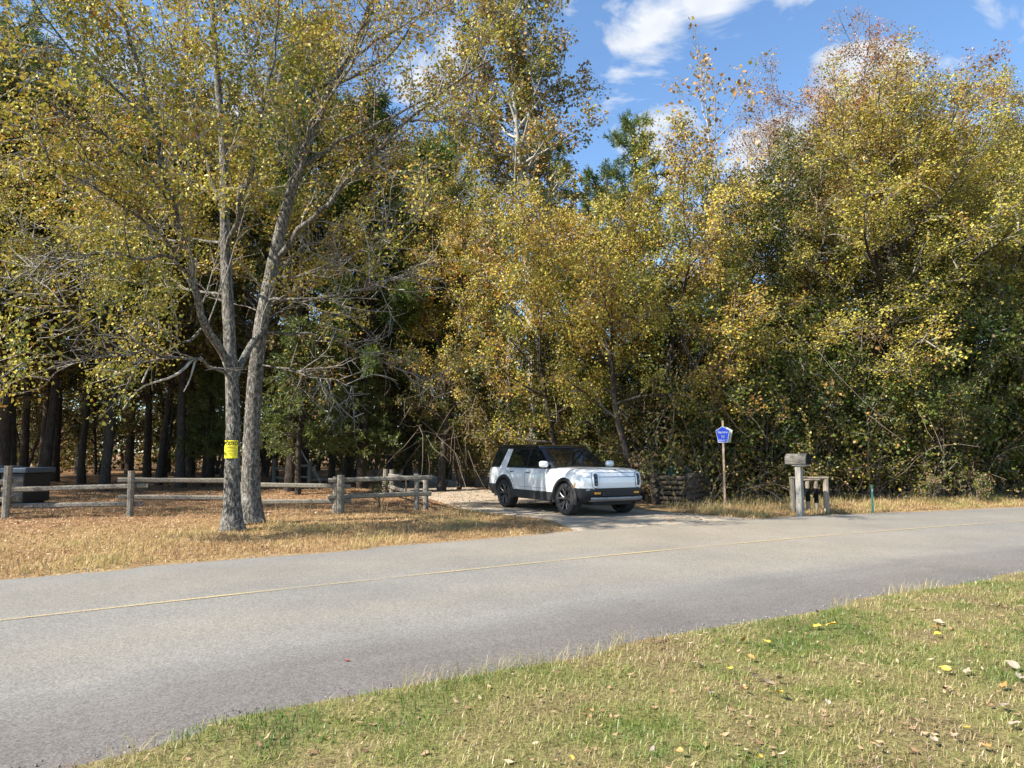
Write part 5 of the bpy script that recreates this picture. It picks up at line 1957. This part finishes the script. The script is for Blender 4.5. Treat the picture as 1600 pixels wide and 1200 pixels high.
# ------------------------------------------------------------------ fallen leaves one can pick out on the near verge
k = Mat('fallen_leaf_yellow'); nz = k.noise(30, 4, .6, k.co()); M_LY = k.pbr(k.ramp(nz, [(.3, (.50, .30, .04)), (.7, (.70, .46, .06))]), .6)
k = Mat('fallen_leaf_pale'); nz = k.noise(30, 4, .6, k.co()); M_LP = k.pbr(k.ramp(nz, [(.3, (.25, .195, .135)), (.7, (.40, .33, .24))]), .7)
k = Mat('fallen_leaf_orange'); nz = k.noise(30, 4, .6, k.co()); M_LO = k.pbr(k.ramp(nz, [(.3, (.40, .15, .04)), (.7, (.55, .27, .08))]), .65)
k = Mat('fallen_leaf_brown'); nz = k.noise(30, 4, .6, k.co()); M_LB = k.pbr(k.ramp(nz, [(.3, (.05, .03, .025)), (.7, (.14, .09, .06))]), .7)
rng = np.random.default_rng(404)


def leaf_mesh(name, mat, seed):
    r_ = np.random.default_rng(seed)
    n = 14
    out = []
    for i in range(n):
        a_ = 2 * math.pi * i / n
        rad = .5 * (1 - .22 * math.cos(a_)) * (1 + (.22 if i % 2 else -.12) * (seed % 2)) * (.9 + .2 * r_.random())
        x_, y_ = rad * math.cos(a_), rad * math.sin(a_) * .72
        out.append((x_, y_, .9 * y_ * y_ + .35 * x_ * x_ * (1 if r_.random() > .4 else -.3)))
    V = [(0, 0, 0)] + out + [(-.9, .03, .05), (-.9, -.0, .05)]
    Fc = [(0, i + 1, (i + 1) % n + 1) for i in range(n)] + [(n // 2 + 1, n // 2, n + 1, n + 2)]
    me = mesh_from(name, V, Fc, mat)
    return me


LM_ = {c: [leaf_mesh('leaf_' + c, m_, 10 * i + j) for j in range(3)] for i, (c, m_) in enumerate((('yellow', M_LY), ('pale', M_LP), ('orange', M_LO), ('brown', M_LB)))}
picked = [('yellow', 1218, 1090, .095), ('pale', 1198, 1074, .10), ('pale', 1218, 1066, .09), ('yellow', 1297, 976, .11), ('yellow', 1278, 977, .09), ('orange', 1163, 1002, .08), ('yellow', 1199, 1004, .08),
          ('pale', 1090, 1039, .06), ('yellow', 1138, 1047, .07), ('pale', 1112, 1093, .065), ('pale', 1464, 968, .11), ('orange', 1461, 976, .08), ('yellow', 1466, 987, .07), ('pale', 1512, 1055, .08), ('orange', 1569, 1078, .075),
          ('yellow', 1481, 1054, .07), ('pale', 1586, 1043, .09), ('pale', 1593, 1066, .08), ('pale', 1569, 1112, .08), ('pale', 1583, 1140, .07), ('pale', 1492, 1157, .055), ('pale', 1461, 1163, .055), ('pale', 1254, 1162, .05),
          ('pale', 1294, 1104, .05), ('pale', 1376, 1172, .06), ('orange', 1064, 1186, .045), ('pale', 1187, 1188, .05), ('yellow', 1189, 1196, .035), ('yellow', 1511, 1145, .06), ('brown', 1478, 1086, .06), ('brown', 1340, 1128, .06),
          ('orange', 1542, 1169, .06), ('orange', 1175, 1030, .06), ('orange', 1162, 1084, .05), ('brown', 1172, 1048, .06), ('brown', 1183, 1062, .06), ('orange', 972, 1053, .05), ('orange', 920, 1114, .05), ('brown', 1563, 1018, .07), ('yellow', 893, 1194, .04), ('orange', 1534, 1008, .06)]
words = {'yellow': 'bright yellow fallen leaf in the near grass', 'pale': 'dry pale tan fallen leaf in the near grass', 'orange': 'orange brown fallen leaf in the near grass', 'brown': 'dark brown curled fallen leaf in the near grass'}
picked.sort(key=lambda q: q[1])
seen = {}
for i, (c, u, v, s_) in enumerate(picked):
    p = G(u, v, .06)
    o = new_obj('fallen_leaf', LM_[c][i % 3])
    o.location = (p[0], p[1], float(gz(p[0], p[1])) + .042)
    o.rotation_euler = (R(30) * rng.normal() * .6, R(30) * rng.normal() * .6, rng.random() * 6.28)
    o.scale = (s_ * .85, s_ * .85, s_ * .85)
    seen[c] = seen.get(c, 0) + 1
    tag(o, f'{words[c]}, {ORD[seen[c] - 1]} of its colour from the left', 'leaf', f'{c} leaves on the near verge')
p = G(543, 1037)
o = new_obj('fallen_leaf', leaf_mesh('leaf_red', simple('fallen_leaf_red', (.42, .03, .03), .6), 33))
o.location = (p[0], p[1], float(road_z(p[0], p[1])) + .008)
o.scale = (.035, .035, .035)
tag(o, 'single small red leaf lying on the asphalt', 'leaf')
